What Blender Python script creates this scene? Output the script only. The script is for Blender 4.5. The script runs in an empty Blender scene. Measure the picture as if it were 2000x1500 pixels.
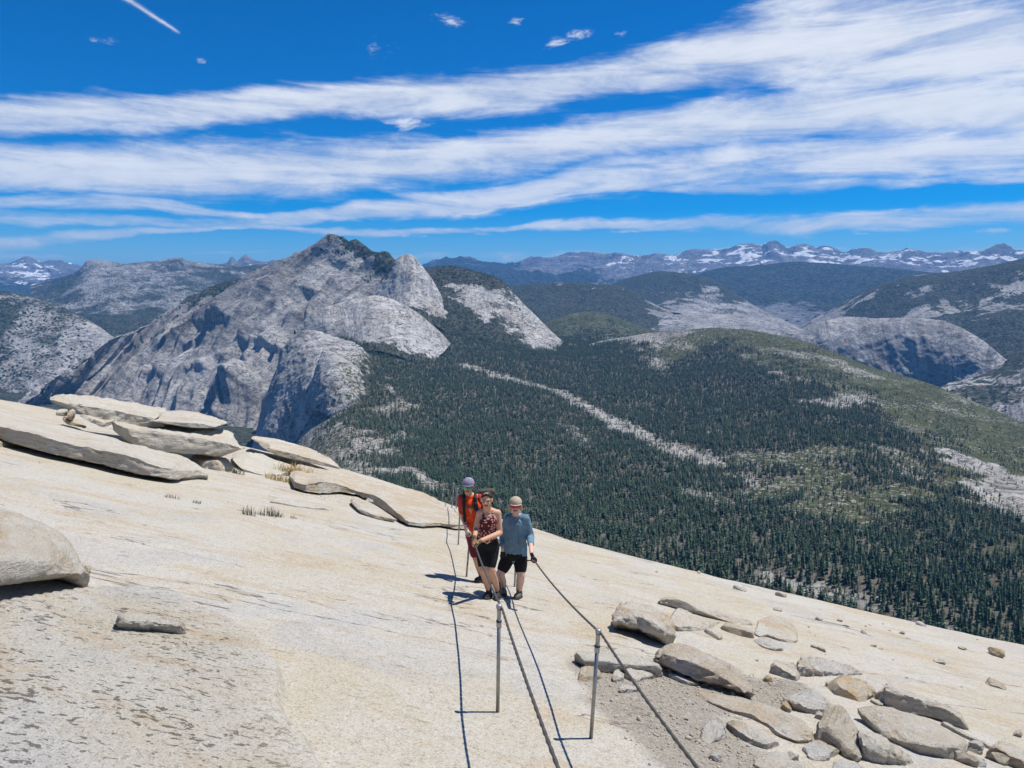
import bpy, bmesh, math, random, time
import numpy as np
from mathutils import Vector, Matrix
T0 = time.time()
R = math.radians
random.seed(7)
RNG = np.random.default_rng(11)
scene = bpy.context.scene
COL = scene.collection

# ------------------------------------------------------------------ camera, sky, sun, exposure
FPX, PITCH = 1455.0, R(7.0)            # focal length in pixels of a 2000 x 1500 frame, downward tilt
cam_d = bpy.data.cameras.new('camera')
cam_d.sensor_width = 36.0
cam_d.lens = FPX / 2000 * 36.0
cam_d.clip_start = 0.05
cam_d.clip_end = 120000.0
cam = bpy.data.objects.new('camera', cam_d)
COL.objects.link(cam)
cam.location = (0, 0, 0)
cam.rotation_euler = (R(90) - PITCH, 0, 0)
scene.camera = cam

SUN_EL, SUN_AZ = R(66.0), R(66.0)      # azimuth measured clockwise from the viewing direction (+Y)
SUN_DIR = Vector((math.sin(SUN_AZ) * math.cos(SUN_EL), math.cos(SUN_AZ) * math.cos(SUN_EL), math.sin(SUN_EL)))
sun_d = bpy.data.lights.new('sun', 'SUN')
sun_d.energy = 4.6
sun_d.angle = R(0.53)
sun_d.color = (1.0, 0.955, 0.89)
sun = bpy.data.objects.new('sun', sun_d)
sun.rotation_euler = SUN_DIR.to_track_quat('Z', 'Y').to_euler()
COL.objects.link(sun)

vs = scene.view_settings
vs.view_transform = 'Standard'
vs.look = 'None'
vs.gamma = 1.0
vs.use_curve_mapping = False
vs.exposure = 0.28
scene.cycles.use_denoising = True
scene.cycles.max_bounces = 5
scene.cycles.diffuse_bounces = 3
scene.cycles.volume_bounces = 0
scene.cycles.transparent_max_bounces = 8


def ray(px, py):
    x = (np.asarray(px, float) - 1000) / FPX
    y = (750 - np.asarray(py, float)) / FPX
    c, s = math.cos(PITCH), math.sin(PITCH)
    return np.stack([x, c + y * s + 0 * x, -s + y * c + 0 * x], -1)


def at(px, py, dist):
    """Point at horizontal distance dist (metres) in the direction of a picture point."""
    d = ray(px, py)
    h = np.hypot(d[..., 0], d[..., 1])
    return d / h[..., None] * np.asarray(dist, float)[..., None]


def to_px(p):
    c, s = math.cos(PITCH), math.sin(PITCH)
    f = p[..., 1] * c - p[..., 2] * s
    u = p[..., 1] * s + p[..., 2] * c
    f = np.where(f < 1e-3, 1e-3, f)
    return 1000 + FPX * p[..., 0] / f, 750 - FPX * u / f


# ------------------------------------------------------------------ node helpers
class NT:
    def __init__(self, tree):
        self.t = tree
        self.n = tree.nodes
        self.l = tree.links

    def new(self, kind, **kw):
        n = self.n.new(kind)
        for k, v in kw.items():
            setattr(n, k, v)
        return n

    def put(self, sock, v):
        if v is None:
            return
        if hasattr(v, 'is_linked') or isinstance(v, bpy.types.NodeSocket):
            self.l.new(v, sock)
        else:
            if isinstance(v, (tuple, list)) and len(v) == 3 and sock.type == 'RGBA':
                v = (*v, 1.0)
            sock.default_value = v

    def math(self, op, a, b=None, c=None, clamp=False):
        n = self.new('ShaderNodeMath', operation=op, use_clamp=clamp)
        self.put(n.inputs[0], a)
        self.put(n.inputs[1], b)
        if c is not None:
            self.put(n.inputs[2], c)
        return n.outputs[0]

    def vmath(self, op, a, b=None):
        n = self.new('ShaderNodeVectorMath', operation=op)
        self.put(n.inputs[0], a)
        self.put(n.inputs[1], b)
        return n.outputs[0]

    def mix(self, f, a, b, blend='MIX'):
        n = self.new('ShaderNodeMix', data_type='RGBA', blend_type=blend)
        self.put(n.inputs[0], f)
        self.put(n.inputs[6], a)
        self.put(n.inputs[7], b)
        return n.outputs[2]

    def noise(self, vec, scale, detail=4, rough=0.55, dist=0.0, kind='FBM'):
        n = self.new('ShaderNodeTexNoise', noise_type=kind)
        self.put(n.inputs['Vector'], vec)
        self.put(n.inputs['Scale'], scale)
        n.inputs['Detail'].default_value = detail
        n.inputs['Roughness'].default_value = rough
        n.inputs['Distortion'].default_value = dist
        return n.outputs[0]

    def voro(self, vec, scale, feature='F1', rand=1.0):
        n = self.new('ShaderNodeTexVoronoi', feature=feature)
        self.put(n.inputs['Vector'], vec)
        self.put(n.inputs['Scale'], scale)
        n.inputs['Randomness'].default_value = rand
        return n

    def step(self, v, lo, hi):
        n = self.new('ShaderNodeMapRange', interpolation_type='SMOOTHSTEP')
        self.put(n.inputs[0], v)
        self.put(n.inputs[1], lo)
        self.put(n.inputs[2], hi)
        return n.outputs[0]

    def lin(self, v, a, b, c, d):
        n = self.new('ShaderNodeMapRange')
        self.put(n.inputs[0], v)
        for i, x in enumerate((a, b, c, d)):
            self.put(n.inputs[i + 1], x)
        return n.outputs[0]

    def scale(self, vec, s, rot=(0, 0, 0)):
        n = self.new('ShaderNodeMapping')
        self.put(n.inputs[0], vec)
        n.inputs['Rotation'].default_value = rot
        n.inputs['Scale'].default_value = s
        return n.outputs[0]

    def attr(self, name):
        return self.new('ShaderNodeAttribute', attribute_name=name).outputs['Fac']

    def pos(self):
        return self.new('ShaderNodeNewGeometry').outputs['Position']

    def obj(self):
        return self.new('ShaderNodeTexCoord').outputs['Object']

    def bump(self, h, strength, dist, normal=None):
        n = self.new('ShaderNodeBump')
        n.inputs['Strength'].default_value = strength
        n.inputs['Distance'].default_value = dist
        self.put(n.inputs['Height'], h)
        if normal is not None:
            self.put(n.inputs['Normal'], normal)
        return n.outputs[0]


def new_mat(name):
    m = bpy.data.materials.new(name)
    m.use_nodes = True
    nt = NT(m.node_tree)
    b = m.node_tree.nodes['Principled BSDF']
    b.inputs['Roughness'].default_value = 0.85
    b.inputs['Specular IOR Level'].default_value = 0.25
    return m, nt, b


def plain(name, col, rough=0.8, metal=0.0, var=0.12, vscale=40.0, spec=0.3, bump=0.0):
    m, nt, b = new_mat(name)
    n = nt.noise(nt.obj(), vscale, 5, 0.6)
    k = nt.lin(n, 0.25, 0.75, 1 - var, 1 + var)
    c = nt.new('ShaderNodeVectorMath', operation='SCALE')
    c.inputs[0].default_value = col
    nt.put(c.inputs['Scale'], k)
    nt.l.new(c.outputs[0], b.inputs['Base Color'])
    b.inputs['Roughness'].default_value = rough
    b.inputs['Metallic'].default_value = metal
    b.inputs['Specular IOR Level'].default_value = spec
    if bump:
        nt.put(b.inputs['Normal'], nt.bump(n, 0.6, bump))
    return m


# ------------------------------------------------------------------ world: clear mountain sky with cirrus bands
world = bpy.data.worlds.new('World')
scene.world = world
world.use_nodes = True
W = NT(world.node_tree)
W.n.clear()
wout = W.new('ShaderNodeOutputWorld')
bg = W.new('ShaderNodeBackground')
W.l.new(bg.outputs[0], wout.inputs[0])
SKY_STRENGTH = 0.1
bg.inputs[1].default_value = SKY_STRENGTH
sky = W.new('ShaderNodeTexSky', sky_type='NISHITA')
sky.sun_disc = False
sky.sun_elevation = SUN_EL
sky.sun_rotation = SUN_AZ
sky.altitude = 2600
sky.air_density = 1.0
sky.dust_density = 0.0
sky.ozone_density = 3.0
hs = W.new('ShaderNodeHueSaturation')
hs.inputs['Saturation'].default_value = 1.75
hs.inputs['Value'].default_value = 0.86
W.l.new(sky.outputs[0], hs.inputs['Color'])
gam = W.new('ShaderNodeGamma')
gam.inputs[1].default_value = 1.12
W.l.new(hs.outputs[0], gam.inputs[0])
wdir = W.new('ShaderNodeTexCoord').outputs['Generated']
sep = W.new('ShaderNodeSeparateXYZ')
W.l.new(wdir, sep.inputs[0])
dx, dy, dz = sep.outputs
hor = W.math('SQRT', W.math('ADD', W.math('MULTIPLY', dx, dx), W.math('MULTIPLY', dy, dy)))
elv = W.math('DIVIDE', dz, W.math('MAXIMUM', hor, 0.02))            # tangent of the elevation
azi = W.math('ARCTAN2', dx, dy)
elv0, azi0 = elv, azi
cv = W.new('ShaderNodeCombineXYZ')
W.put(cv.inputs[0], W.math('MULTIPLY', dx, 5.0))
W.put(cv.inputs[1], W.math('MULTIPLY', dy, 5.0))
W.put(cv.inputs[2], W.math('MULTIPLY', elv, 34.0))
streak = W.noise(cv.outputs[0], 1.0, 8, 0.62, 0.6)                   # long fibres
cv2 = W.new('ShaderNodeCombineXYZ')
W.put(cv2.inputs[0], W.math('MULTIPLY', dx, 9.0))
W.put(cv2.inputs[1], W.math('MULTIPLY', dy, 9.0))
W.put(cv2.inputs[2], W.math('MULTIPLY', elv, 22.0))
puff = W.noise(cv2.outputs[0], 2.2, 9, 0.66, 0.4)
# wander of the bands
elv = W.math('ADD', elv, W.math('MULTIPLY', W.math('SUBTRACT', W.noise(cv2.outputs[0], 0.8, 4, 0.6), 0.5), 0.030))
AZ0, AZ1 = R(-40), R(40)
azn = W.lin(azi, AZ0, AZ1, 0.0, 1.0)
BX = [0, 250, 500, 750, 1000, 1250, 1500, 1750, 2000]
BANDS = [
    ([(235, 44), (222, 40), (203, 33), (187, 42), (177, 45), (142, 50), (95, 92), (85, 110), (75, 110)], 1.0),
    ([(325, 56), (335, 56), (335, 62), (322, 52), (300, 46), (258, 44), (228, 56), (210, 66), (212, 80)], 1.0),
    ([(400, 16), (395, 20), (428, 10), (408, 24), (383, 26), (335, 46), (318, 56), (300, 56), (290, 60)], 0.88),
    ([(478, 18), (455, 9), (447, 5), (458, 10), (446, 8), (437, 12), (441, 22), (425, 27), (415, 27)], 0.8),
    ([(425, 20), (432, 14), (437, 14), (420, 8), (400, 5), (365, 14), (366, 20), (354, 16), (345, 14)], 0.8),
    ([(500, 10), (505, 4), (495, 4), (500, 5), (505, 14), (498, 5), (484, 4), (492, 8), (490, 18)], 0.55),
]


def fcurve(xs, ys):
    n = W.new('ShaderNodeFloatCurve')
    c = n.mapping.curves[0]
    pts = list(zip(xs, ys))
    c.points[0].location = pts[0]
    c.points[1].location = pts[-1]
    for p in pts[1:-1]:
        c.points.new(*p)
    n.mapping.use_clip = False
    n.mapping.update()
    W.put(n.inputs['Value'], azn)
    return n.outputs[0]


dens = None
for vals, gain in BANDS:
    xs, cs, ws = [], [], []
    for x, (yc, hw) in zip(BX, vals):
        d = ray(x, yc)
        d2 = ray(x, yc - hw)
        e = d[2] / math.hypot(d[0], d[1])
        e2 = d2[2] / math.hypot(d2[0], d2[1])
        a = math.atan2(d[0], d[1])
        xs.append((a - AZ0) / (AZ1 - AZ0))
        cs.append(e)
        ws.append(e2 - e)
    q = W.math('DIVIDE', W.math('SUBTRACT', elv, fcurve(xs, cs)), fcurve(xs, ws))
    g = W.math('MULTIPLY', W.math('EXPONENT', W.math('MULTIPLY', W.math('POWER', W.math('ABSOLUTE', q), 2.6), -0.8)), gain)
    dens = g if dens is None else W.math('MAXIMUM', dens, g)


def blob(px, py, wx, wy, gain):
    """A small wisp: soft ellipse in azimuth and elevation."""
    global dens_s
    d = ray(px, py)
    a, e = math.atan2(d[0], d[1]), d[2] / math.hypot(d[0], d[1])
    qa = W.math('DIVIDE', W.math('SUBTRACT', azi, a), wx / FPX)
    qe = W.math('DIVIDE', W.math('SUBTRACT', elv0, e), wy / FPX)
    g = W.math('EXPONENT', W.math('MULTIPLY', W.math('ADD', W.math('MULTIPLY', qa, qa), W.math('MULTIPLY', qe, qe)), -1.0))
    g = W.math('MULTIPLY', g, gain)
    dens_s = g if dens_s is None else W.math('MAXIMUM', dens_s, g)


dens_s = None
for b in [(868, 46, 40, 26, .85), (1086, 84, 34, 14, .8), (1136, 68, 34, 14, .8), (1218, 66, 24, 14, .75), (1016, 45, 24, 10, .7), (964, 17, 26, 6, .6),
          (190, 74, 30, 10, .7), (396, 122, 14, 10, .6), (712, 455, 30, 9, 1.0), (770, 460, 90, 6, .9), (940, 457, 26, 8, 1.0), (750, 100, 60, 26, .45),
          (790, 238, 60, 18, .7), (990, 505, 50, 9, .9), (1752, 411, 26, 6, 1.0), (1952, 450, 34, 7, 1.0), (1684, 457, 30, 4, .9), (1210, 452, 50, 5, .7), (1340, 482, 40, 6, .5)]:
    blob(*b)
# fine structure: fibres eat into the bands, thin veil between them
fib = W.math('ADD', W.math('MULTIPLY', streak, 0.74), W.math('MULTIPLY', puff, 0.26))
c1 = W.step(W.math('ADD', dens, W.math('MULTIPLY', W.math('SUBTRACT', fib, 0.5), 2.1)), 0.28, 1.12)
c2 = W.step(W.math('ADD', dens_s, W.math('MULTIPLY', W.math('SUBTRACT', puff, 0.5), 3.6)), 0.45, 1.3)
c2 = W.math('MULTIPLY', c2, W.step(dens_s, 0.10, 0.5))
c1 = W.math('MULTIPLY', c1, W.step(dens, 0.02, 0.35))
# contrail
pa, pb = ray(238, -8), ray(348, 62)
A = (math.atan2(pa[0], pa[1]), pa[2] / math.hypot(pa[0], pa[1]))
B = (math.atan2(pb[0], pb[1]), pb[2] / math.hypot(pb[0], pb[1]))
L = math.hypot(B[0] - A[0], B[1] - A[1])
ux, uy = (B[0] - A[0]) / L, (B[1] - A[1]) / L
ra = W.math('SUBTRACT', azi0, A[0])
re = W.math('SUBTRACT', elv0, A[1])
al = W.math('ADD', W.math('MULTIPLY', ra, ux), W.math('MULTIPLY', re, uy))
pe = W.math('ADD', W.math('MULTIPLY', ra, -uy), W.math('MULTIPLY', re, ux))
wd = W.math('MULTIPLY', W.lin(al, -0.1, L, 7.0, 2.2), W.lin(puff, 0.3, 0.7, 0.5, 1.4))
c3 = W.math('EXPONENT', W.math('MULTIPLY', W.math('POWER', W.math('ABSOLUTE', W.math('DIVIDE', pe, W.math('DIVIDE', wd, FPX))), 2.0), -1.0))
c3 = W.math('MULTIPLY', W.math('MULTIPLY', c3, W.step(al, L + 0.004, L - 0.004)), W.lin(puff, 0.35, 0.65, 0.35, 0.85))
cloud = W.math('MAXIMUM', W.math('MAXIMUM', W.math('MULTIPLY', c1, 0.90), W.math('MULTIPLY', c2, 0.85)), c3)
cloud = W.math('MULTIPLY', cloud, W.step(elv0, 0.0, 0.03))
ccol = W.mix(W.step(fib, 0.35, 0.70), (5.9, 6.4, 7.2), (8.0, 8.2, 8.5))
W.put(bg.inputs[0], W.mix(cloud, gam.outputs[0], ccol))
world.cycles.sampling_method = 'MANUAL'
world.cycles.sample_map_resolution = 1024

# ------------------------------------------------------------------ numeric noise
_perm = np.random.default_rng(3).permutation(512).astype(np.int64)
_perm = np.concatenate([_perm, _perm, _perm])
_g3 = np.random.default_rng(5).normal(size=(512, 3))
_g3 /= np.linalg.norm(_g3, axis=1)[:, None]


def gnoise(p):
    """Gradient noise about -1..1 at points p (N,3)."""
    i = np.floor(p).astype(np.int64)
    f = p - i
    i &= 511
    u = f * f * f * (f * (f * 6 - 15) + 10)
    out = 0
    for cx in (0, 1):
        hx = _perm[(i[:, 0] + cx) & 511]
        wx = u[:, 0] if cx else 1 - u[:, 0]
        for cy in (0, 1):
            hy = _perm[hx + ((i[:, 1] + cy) & 511)]
            wy = wx * (u[:, 1] if cy else 1 - u[:, 1])
            for cz in (0, 1):
                h = _perm[hy + ((i[:, 2] + cz) & 511)] & 511
                g = _g3[h]
                w = wy * (u[:, 2] if cz else 1 - u[:, 2])
                out = out + w * (g[:, 0] * (f[:, 0] - cx) + g[:, 1] * (f[:, 1] - cy) + g[:, 2] * (f[:, 2] - cz))
    return out * 1.6


def fbm(p, octaves=4, gain=0.5, ridged=False):
    s, a, t = 0, 1.0, 0
    p = np.array(p, float)
    for k in range(octaves):
        n = gnoise(p)
        if ridged:
            n = 1 - 2 * np.abs(n)
        s = s + a * n
        t += a
        a *= gain
        p = p * 2.03 + 17.3
    return s / t


def sstep(x, a, b):
    t = np.clip((x - a) / (b - a), 0, 1)
    return t * t * (3 - 2 * t)


def pchip(Y, t):
    """Monotone cubic through Y (n,...) at uniform knots 0..n-1, sampled at t."""
    n = len(Y)
    d = Y[1:] - Y[:-1]
    m = np.zeros_like(Y)
    if n > 2:
        a, b = d[:-1], d[1:]
        with np.errstate(divide='ignore', invalid='ignore'):
            h = 2 * a * b / (a + b)
        m[1:-1] = np.where(a * b > 0, h, 0)
    m[0], m[-1] = d[0], d[-1]
    k = np.clip(np.floor(t).astype(int), 0, n - 2)
    s = (t - k).reshape((-1,) + (1,) * (Y.ndim - 1))
    s2, s3 = s * s, s * s * s
    return (2 * s3 - 3 * s2 + 1) * Y[k] + (s3 - 2 * s2 + s) * m[k] + (-2 * s3 + 3 * s2) * Y[k + 1] + (s3 - s2) * m[k + 1]


# ------------------------------------------------------------------ object helpers
def tag(o, label=None, cat=None, group=None, kind=None):
    if label:
        o['label'] = label
    if cat:
        o['category'] = cat
    if group:
        o['group'] = group
    if kind:
        o['kind'] = kind
    return o


def mesh_obj(name, verts, faces, mat=None, parent=None, smooth=True, attrs=None):
    me = bpy.data.meshes.new(name)
    verts = np.asarray(verts, np.float32)
    if isinstance(faces, np.ndarray):
        k = faces.shape[1]
        me.vertices.add(len(verts))
        me.vertices.foreach_set('co', verts.ravel())
        me.loops.add(faces.size)
        me.loops.foreach_set('vertex_index', faces.astype(np.int32).ravel())
        me.polygons.add(len(faces))
        me.polygons.foreach_set('loop_start', np.arange(0, faces.size, k, dtype=np.int32))
        me.update(calc_edges=True)
    else:
        me.from_pydata([tuple(map(float, v)) for v in verts], [], faces)
        me.update()
    if smooth:
        me.polygons.foreach_set('use_smooth', np.ones(len(me.polygons), dtype=bool))
    for k, v in (attrs or {}).items():
        at_ = me.attributes.new(k, 'FLOAT', 'POINT')
        at_.data.foreach_set('value', np.asarray(v, np.float32).ravel())
    if mat:
        me.materials.append(mat)
    o = bpy.data.objects.new(name, me)
    COL.objects.link(o)
    if parent:
        o.parent = parent
    return o


def empty(name, loc, rz=0):
    o = bpy.data.objects.new(name, None)
    o.location = loc
    o.rotation_euler = (0, 0, rz)
    o.empty_display_size = 0.2
    COL.objects.link(o)
    return o


def grid_faces(nu, nv, wrap_v=False):
    a = np.arange(nu * nv).reshape(nu, nv)
    if wrap_v:
        a = np.concatenate([a, a[:, :1]], 1)
    return np.stack([a[:-1, :-1], a[1:, :-1], a[1:, 1:], a[:-1, 1:]], -1).reshape(-1, 4)
# ------------------------------------------------------------------ rock and terrain materials
def mat_slab():
    """Foreground granite: cream and grey sheet with tan stains, dark mineral grain, pits and hairline cracks."""
    m, nt, b = new_mat('granite_slab')
    p = nt.pos()
    big = nt.noise(p, 0.45, 6, 0.62, 0.6)
    col = nt.mix(nt.step(big, 0.38, 0.62), (0.51, 0.455, 0.345), (0.535, 0.505, 0.435))
    tan = nt.step(nt.noise(nt.scale(p, (0.6, 1.7, 1.0), (0, 0, R(-20))), 0.8, 7, 0.68, 1.0), 0.50, 0.66)
    col = nt.mix(nt.math('MULTIPLY', tan, 0.6), col, (0.47, 0.34, 0.19))
    grey = nt.step(nt.noise(p, 0.5, 6, 0.62, 0.8), 0.52, 0.64)
    col = nt.mix(nt.math('MULTIPLY', grey, 0.55), col, (0.44, 0.435, 0.42))
    pale = nt.step(nt.noise(p, 2.3, 6, 0.7, 0.5), 0.54, 0.66)
    col = nt.mix(nt.math('MULTIPLY', pale, 0.5), col, (0.57, 0.55, 0.50))
    gz = nt.attr('gravel')
    col = nt.mix(gz, col, (0.33, 0.295, 0.24))
    # mineral grain at several sizes
    g0 = nt.noise(p, 17, 5, 0.8)
    g1 = nt.noise(p, 48, 4, 0.8)
    g2 = nt.noise(p, 130, 3, 0.8)
    col = nt.mix(nt.math('MULTIPLY', nt.step(g0, 0.53, 0.66), 0.42), col, (0.19, 0.155, 0.115))
    col = nt.mix(nt.math('MULTIPLY', nt.step(g0, 0.46, 0.36), 0.40), col, (0.63, 0.61, 0.56))
    col = nt.mix(nt.math('MULTIPLY', nt.step(g1, 0.54, 0.64), 0.66), col, (0.13, 0.11, 0.09))
    col = nt.mix(nt.math('MULTIPLY', nt.step(g2, 0.54, 0.64), 0.55), col, (0.11, 0.10, 0.09))
    col = nt.mix(nt.math('MULTIPLY', nt.step(g1, 0.45, 0.36), 0.5), col, (0.66, 0.64, 0.59))
    # dark lichen dashes that follow the sheeting
    sv = nt.scale(p, (2.2, 9.0, 5.0), (0, 0, R(-14)))
    d1 = nt.noise(sv, 1.2, 7, 0.74, 0.7)
    dm = nt.step(nt.noise(p, 0.8, 4, 0.6), 0.42, 0.60)
    dash = nt.math('MULTIPLY', nt.step(d1, 0.60, 0.67), nt.math('MULTIPLY', dm, nt.math('SUBTRACT', 1.0, nt.math('MULTIPLY', nt.attr('rough'), 0.8))))
    col = nt.mix(nt.math('MULTIPLY', dash, 0.42), col, (0.15, 0.12, 0.085))
    # weathered pits on the raised sheet
    ro = nt.attr('rough')
    pv = nt.scale(p, (0.75, 1.5, 1.0), (0, 0, R(-10)))
    pn = nt.noise(pv, 15.0, 3, 0.62, 0.3)
    clump = nt.noise(p, 1.5, 4, 0.6)
    pit = nt.math('MULTIPLY', nt.step(pn, nt.lin(clump, 0.35, 0.65, 0.66, 0.53), nt.lin(clump, 0.35, 0.65, 0.70, 0.57)), ro)
    col = nt.mix(nt.math('MULTIPLY', pit, 0.8), col, (0.10, 0.085, 0.065))
    # hairline cracks, long and thin, along the sheeting
    cn = nt.noise(nt.scale(p, (0.22, 1.0, 0.6), (0, 0, R(-16))), 0.55, 6, 0.55, 0.5)
    crack = nt.math('MULTIPLY', nt.step(nt.math('ABSOLUTE', nt.math('SUBTRACT', cn, 0.5)), 0.0042, 0.001), nt.step(nt.noise(p, 0.5, 3, 0.6), 0.47, 0.56))
    crack = nt.math('MULTIPLY', crack, nt.math('SUBTRACT', 1.0, ro))
    col = nt.mix(nt.math('MULTIPLY', crack, 0.75), col, (0.10, 0.08, 0.06))
    nt.put(b.inputs['Base Color'], col)
    h = nt.math('ADD', nt.math('MULTIPLY', g1, 0.5), nt.math('MULTIPLY', nt.noise(p, 4.5, 6, 0.7), 2.4))
    h = nt.math('SUBTRACT', h, nt.math('MULTIPLY', pit, 2.2))
    h = nt.math('SUBTRACT', h, nt.math('MULTIPLY', dash, 0.8))
    h = nt.math('SUBTRACT', h, nt.math('MULTIPLY', crack, 1.2))
    h = nt.math('ADD', h, nt.math('MULTIPLY', nt.noise(p, 24, 5, 0.75), nt.lin(ro, 0, 1, 1.0, 2.6)))
    nt.put(b.inputs['Normal'], nt.bump(h, 0.7, 0.020))
    b.inputs['Roughness'].default_value = 0.9
    b.inputs['Specular IOR Level'].default_value = 0.15
    return m


def mat_boulder(name, c1, c2, stain, grain=1.0):
    """Loose granite block: grey weathered skin, tan stain, coarse grain and lichen."""
    m, nt, b = new_mat(name)
    p = nt.pos()
    oi = nt.new('ShaderNodeObjectInfo').outputs['Random']
    col = nt.mix(nt.step(nt.noise(p, 1.6, 6, 0.65, 0.5), 0.35, 0.66), c1, c2)
    st = nt.step(nt.math('ADD', nt.noise(p, 1.3, 6, 0.65, 0.7), nt.math('MULTIPLY', nt.math('SUBTRACT', oi, 0.5), 0.16)), 0.48, 0.64)
    col = nt.mix(nt.math('MULTIPLY', st, 0.75), col, stain)
    g0 = nt.noise(p, 15, 6, 0.78)
    g1 = nt.noise(p, 42 * grain, 4, 0.78)
    g2 = nt.noise(p, 110 * grain, 3, 0.8)
    col = nt.mix(nt.math('MULTIPLY', nt.step(g0, 0.53, 0.66), 0.22), col, (0.15, 0.125, 0.10))
    col = nt.mix(nt.math('MULTIPLY', nt.step(g1, 0.55, 0.66), 0.48), col, (0.12, 0.105, 0.09))
    col = nt.mix(nt.math('MULTIPLY', nt.step(g2, 0.55, 0.64), 0.34), col, (0.11, 0.10, 0.09))
    col = nt.mix(nt.math('MULTIPLY', nt.step(g1, 0.45, 0.36), 0.55), col, (0.66, 0.60, 0.55))
    nt.put(b.inputs['Base Color'], col)
    sv = nt.scale(p, (1.0, 1.6, 6.0), (R(14), R(12), 0))
    lay = nt.noise(sv, 2.6, 7, 0.72, 0.6)
    h = nt.math('ADD', nt.math('MULTIPLY', nt.noise(p, 8, 8, 0.74), 3.0), nt.math('ADD', nt.math('MULTIPLY', g1, 0.5), nt.math('MULTIPLY', lay, 3.0)))
    nt.put(b.inputs['Normal'], nt.bump(h, 0.9, 0.030))
    b.inputs['Roughness'].default_value = 0.92
    b.inputs['Specular IOR Level'].default_value = 0.12
    return m


def mat_mountain(name, g1, g2, tree_scale, tree_col, spk=1.0, stain=0.5, streak=(1 / 14, 1 / 14, 1 / 160), unit=1.0, rot=0.0, floor=((0.03, 0.04, 0.024), (0.07, 0.068, 0.045))):
    """Distant terrain: granite with water streaks and joints, scrub, snow, and trees too far to pick apart."""
    m, nt, b = new_mat(name)
    p = nt.pos()
    U = unit
    n1 = nt.noise(p, 1 / (170 * U), 7, 0.62, 0.4)
    col = nt.mix(nt.step(n1, 0.34, 0.66), g1, g2)
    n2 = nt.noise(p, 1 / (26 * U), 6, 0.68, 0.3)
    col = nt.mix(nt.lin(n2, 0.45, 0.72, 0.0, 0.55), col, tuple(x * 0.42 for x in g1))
    tanm = nt.step(nt.noise(p, 1 / (260 * U), 5, 0.6, 1.0), 0.50, 0.66)
    col = nt.mix(nt.math('MULTIPLY', tanm, 0.35), col, (0.47, 0.40, 0.31))
    cx = nt.new('ShaderNodeCombineXYZ')                 # streaks run down the fall line of the sheet
    nt.put(cx.inputs[0], nt.math('MULTIPLY', nt.attr('across'), streak[0]))
    nt.put(cx.inputs[1], nt.math('MULTIPLY', nt.attr('along'), streak[2]))
    wp = cx.outputs[0]
    ws = nt.noise(wp, 1.0 / U, 7, 0.66, 0.35)
    wl = nt.noise(nt.scale(wp, (0.22, 0.35, 1)), 1.0 / U, 5, 0.6, 0.3)
    col = nt.mix(nt.math('MULTIPLY', nt.step(wl, 0.45, 0.60), 0.75 * stain), col, (0.16, 0.155, 0.15))
    col = nt.mix(nt.math('MULTIPLY', nt.step(ws, 0.52, 0.68), stain), col, (0.10, 0.10, 0.105))
    jn = nt.noise(nt.scale(p, (1, 1, 2.2), (R(20), R(-25), 0)), 1 / (60 * U), 6, 0.6, 1.2)
    joint = nt.step(nt.math('ABSOLUTE', nt.math('SUBTRACT', jn, 0.5)), 0.020, 0.002)
    col = nt.mix(nt.math('MULTIPLY', joint, 0.7), col, (0.06, 0.06, 0.06))
    # scrub
    sh = nt.attr('shrub')
    sn_ = nt.noise(p, 1 / (9.0 * U), 5, 0.7)
    scol = nt.mix(nt.noise(p, 1 / (70 * U), 4, 0.6), (0.055, 0.070, 0.030), (0.12, 0.125, 0.062))
    col = nt.mix(nt.step(nt.math('ADD', sn_, nt.math('MULTIPLY', sh, 0.38)), 0.64, 0.76), col, scol)
    # trees
    f = nt.attr('forest')
    v = nt.voro(nt.scale(p, (1, 1, 0.45)), tree_scale, 'F1')
    rnd = nt.new('ShaderNodeSeparateColor')
    nt.l.new(v.outputs['Color'], rnd.inputs[0])
    keep = nt.math('LESS_THAN', rnd.outputs[0], nt.math('MULTIPLY', f, 1.35 * spk))
    body = nt.step(v.outputs['Distance'], 0.62, 0.42)
    tree = nt.math('MULTIPLY', keep, body)
    tc = nt.mix(rnd.outputs[1], tuple(x * 0.6 for x in tree_col), tuple(x * 1.45 for x in tree_col))
    floor_c = nt.mix(nt.noise(p, 1 / (18 * U), 4, 0.6), *floor)
    col = nt.mix(nt.math('MULTIPLY', nt.step(f, 0.35, 0.85), 0.85), col, floor_c)
    col = nt.mix(tree, col, tc)
    # snow
    snw = nt.attr('snow')
    sm = nt.step(nt.math('ADD', nt.noise(nt.scale(p, (1, 1, 2.4)), 1 / (150 * U), 6, 0.6, 0.6), nt.math('MULTIPLY', snw, 0.26)), 0.72, 0.75)
    col = nt.mix(sm, col, (0.88, 0.90, 0.93))
    nt.put(b.inputs['Base Color'], col)
    h = nt.math('ADD', nt.math('MULTIPLY', n2, 14.0 * U), nt.math('MULTIPLY', nt.math('MULTIPLY', tree, nt.math('SUBTRACT', 1.0, v.outputs['Distance'])), 0.28 / tree_scale))
    h = nt.math('ADD', h, nt.math('ADD', nt.math('MULTIPLY', ws, 7.0 * U), nt.math('MULTIPLY', wl, 16.0 * U)))
    h = nt.math('SUBTRACT', h, nt.math('MULTIPLY', joint, 8.0 * U))
    nt.put(b.inputs['Normal'], nt.bump(h, 0.8, 1.0))
    b.inputs['Roughness'].default_value = 0.95
    b.inputs['Specular IOR Level'].default_value = 0.08
    return m


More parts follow.
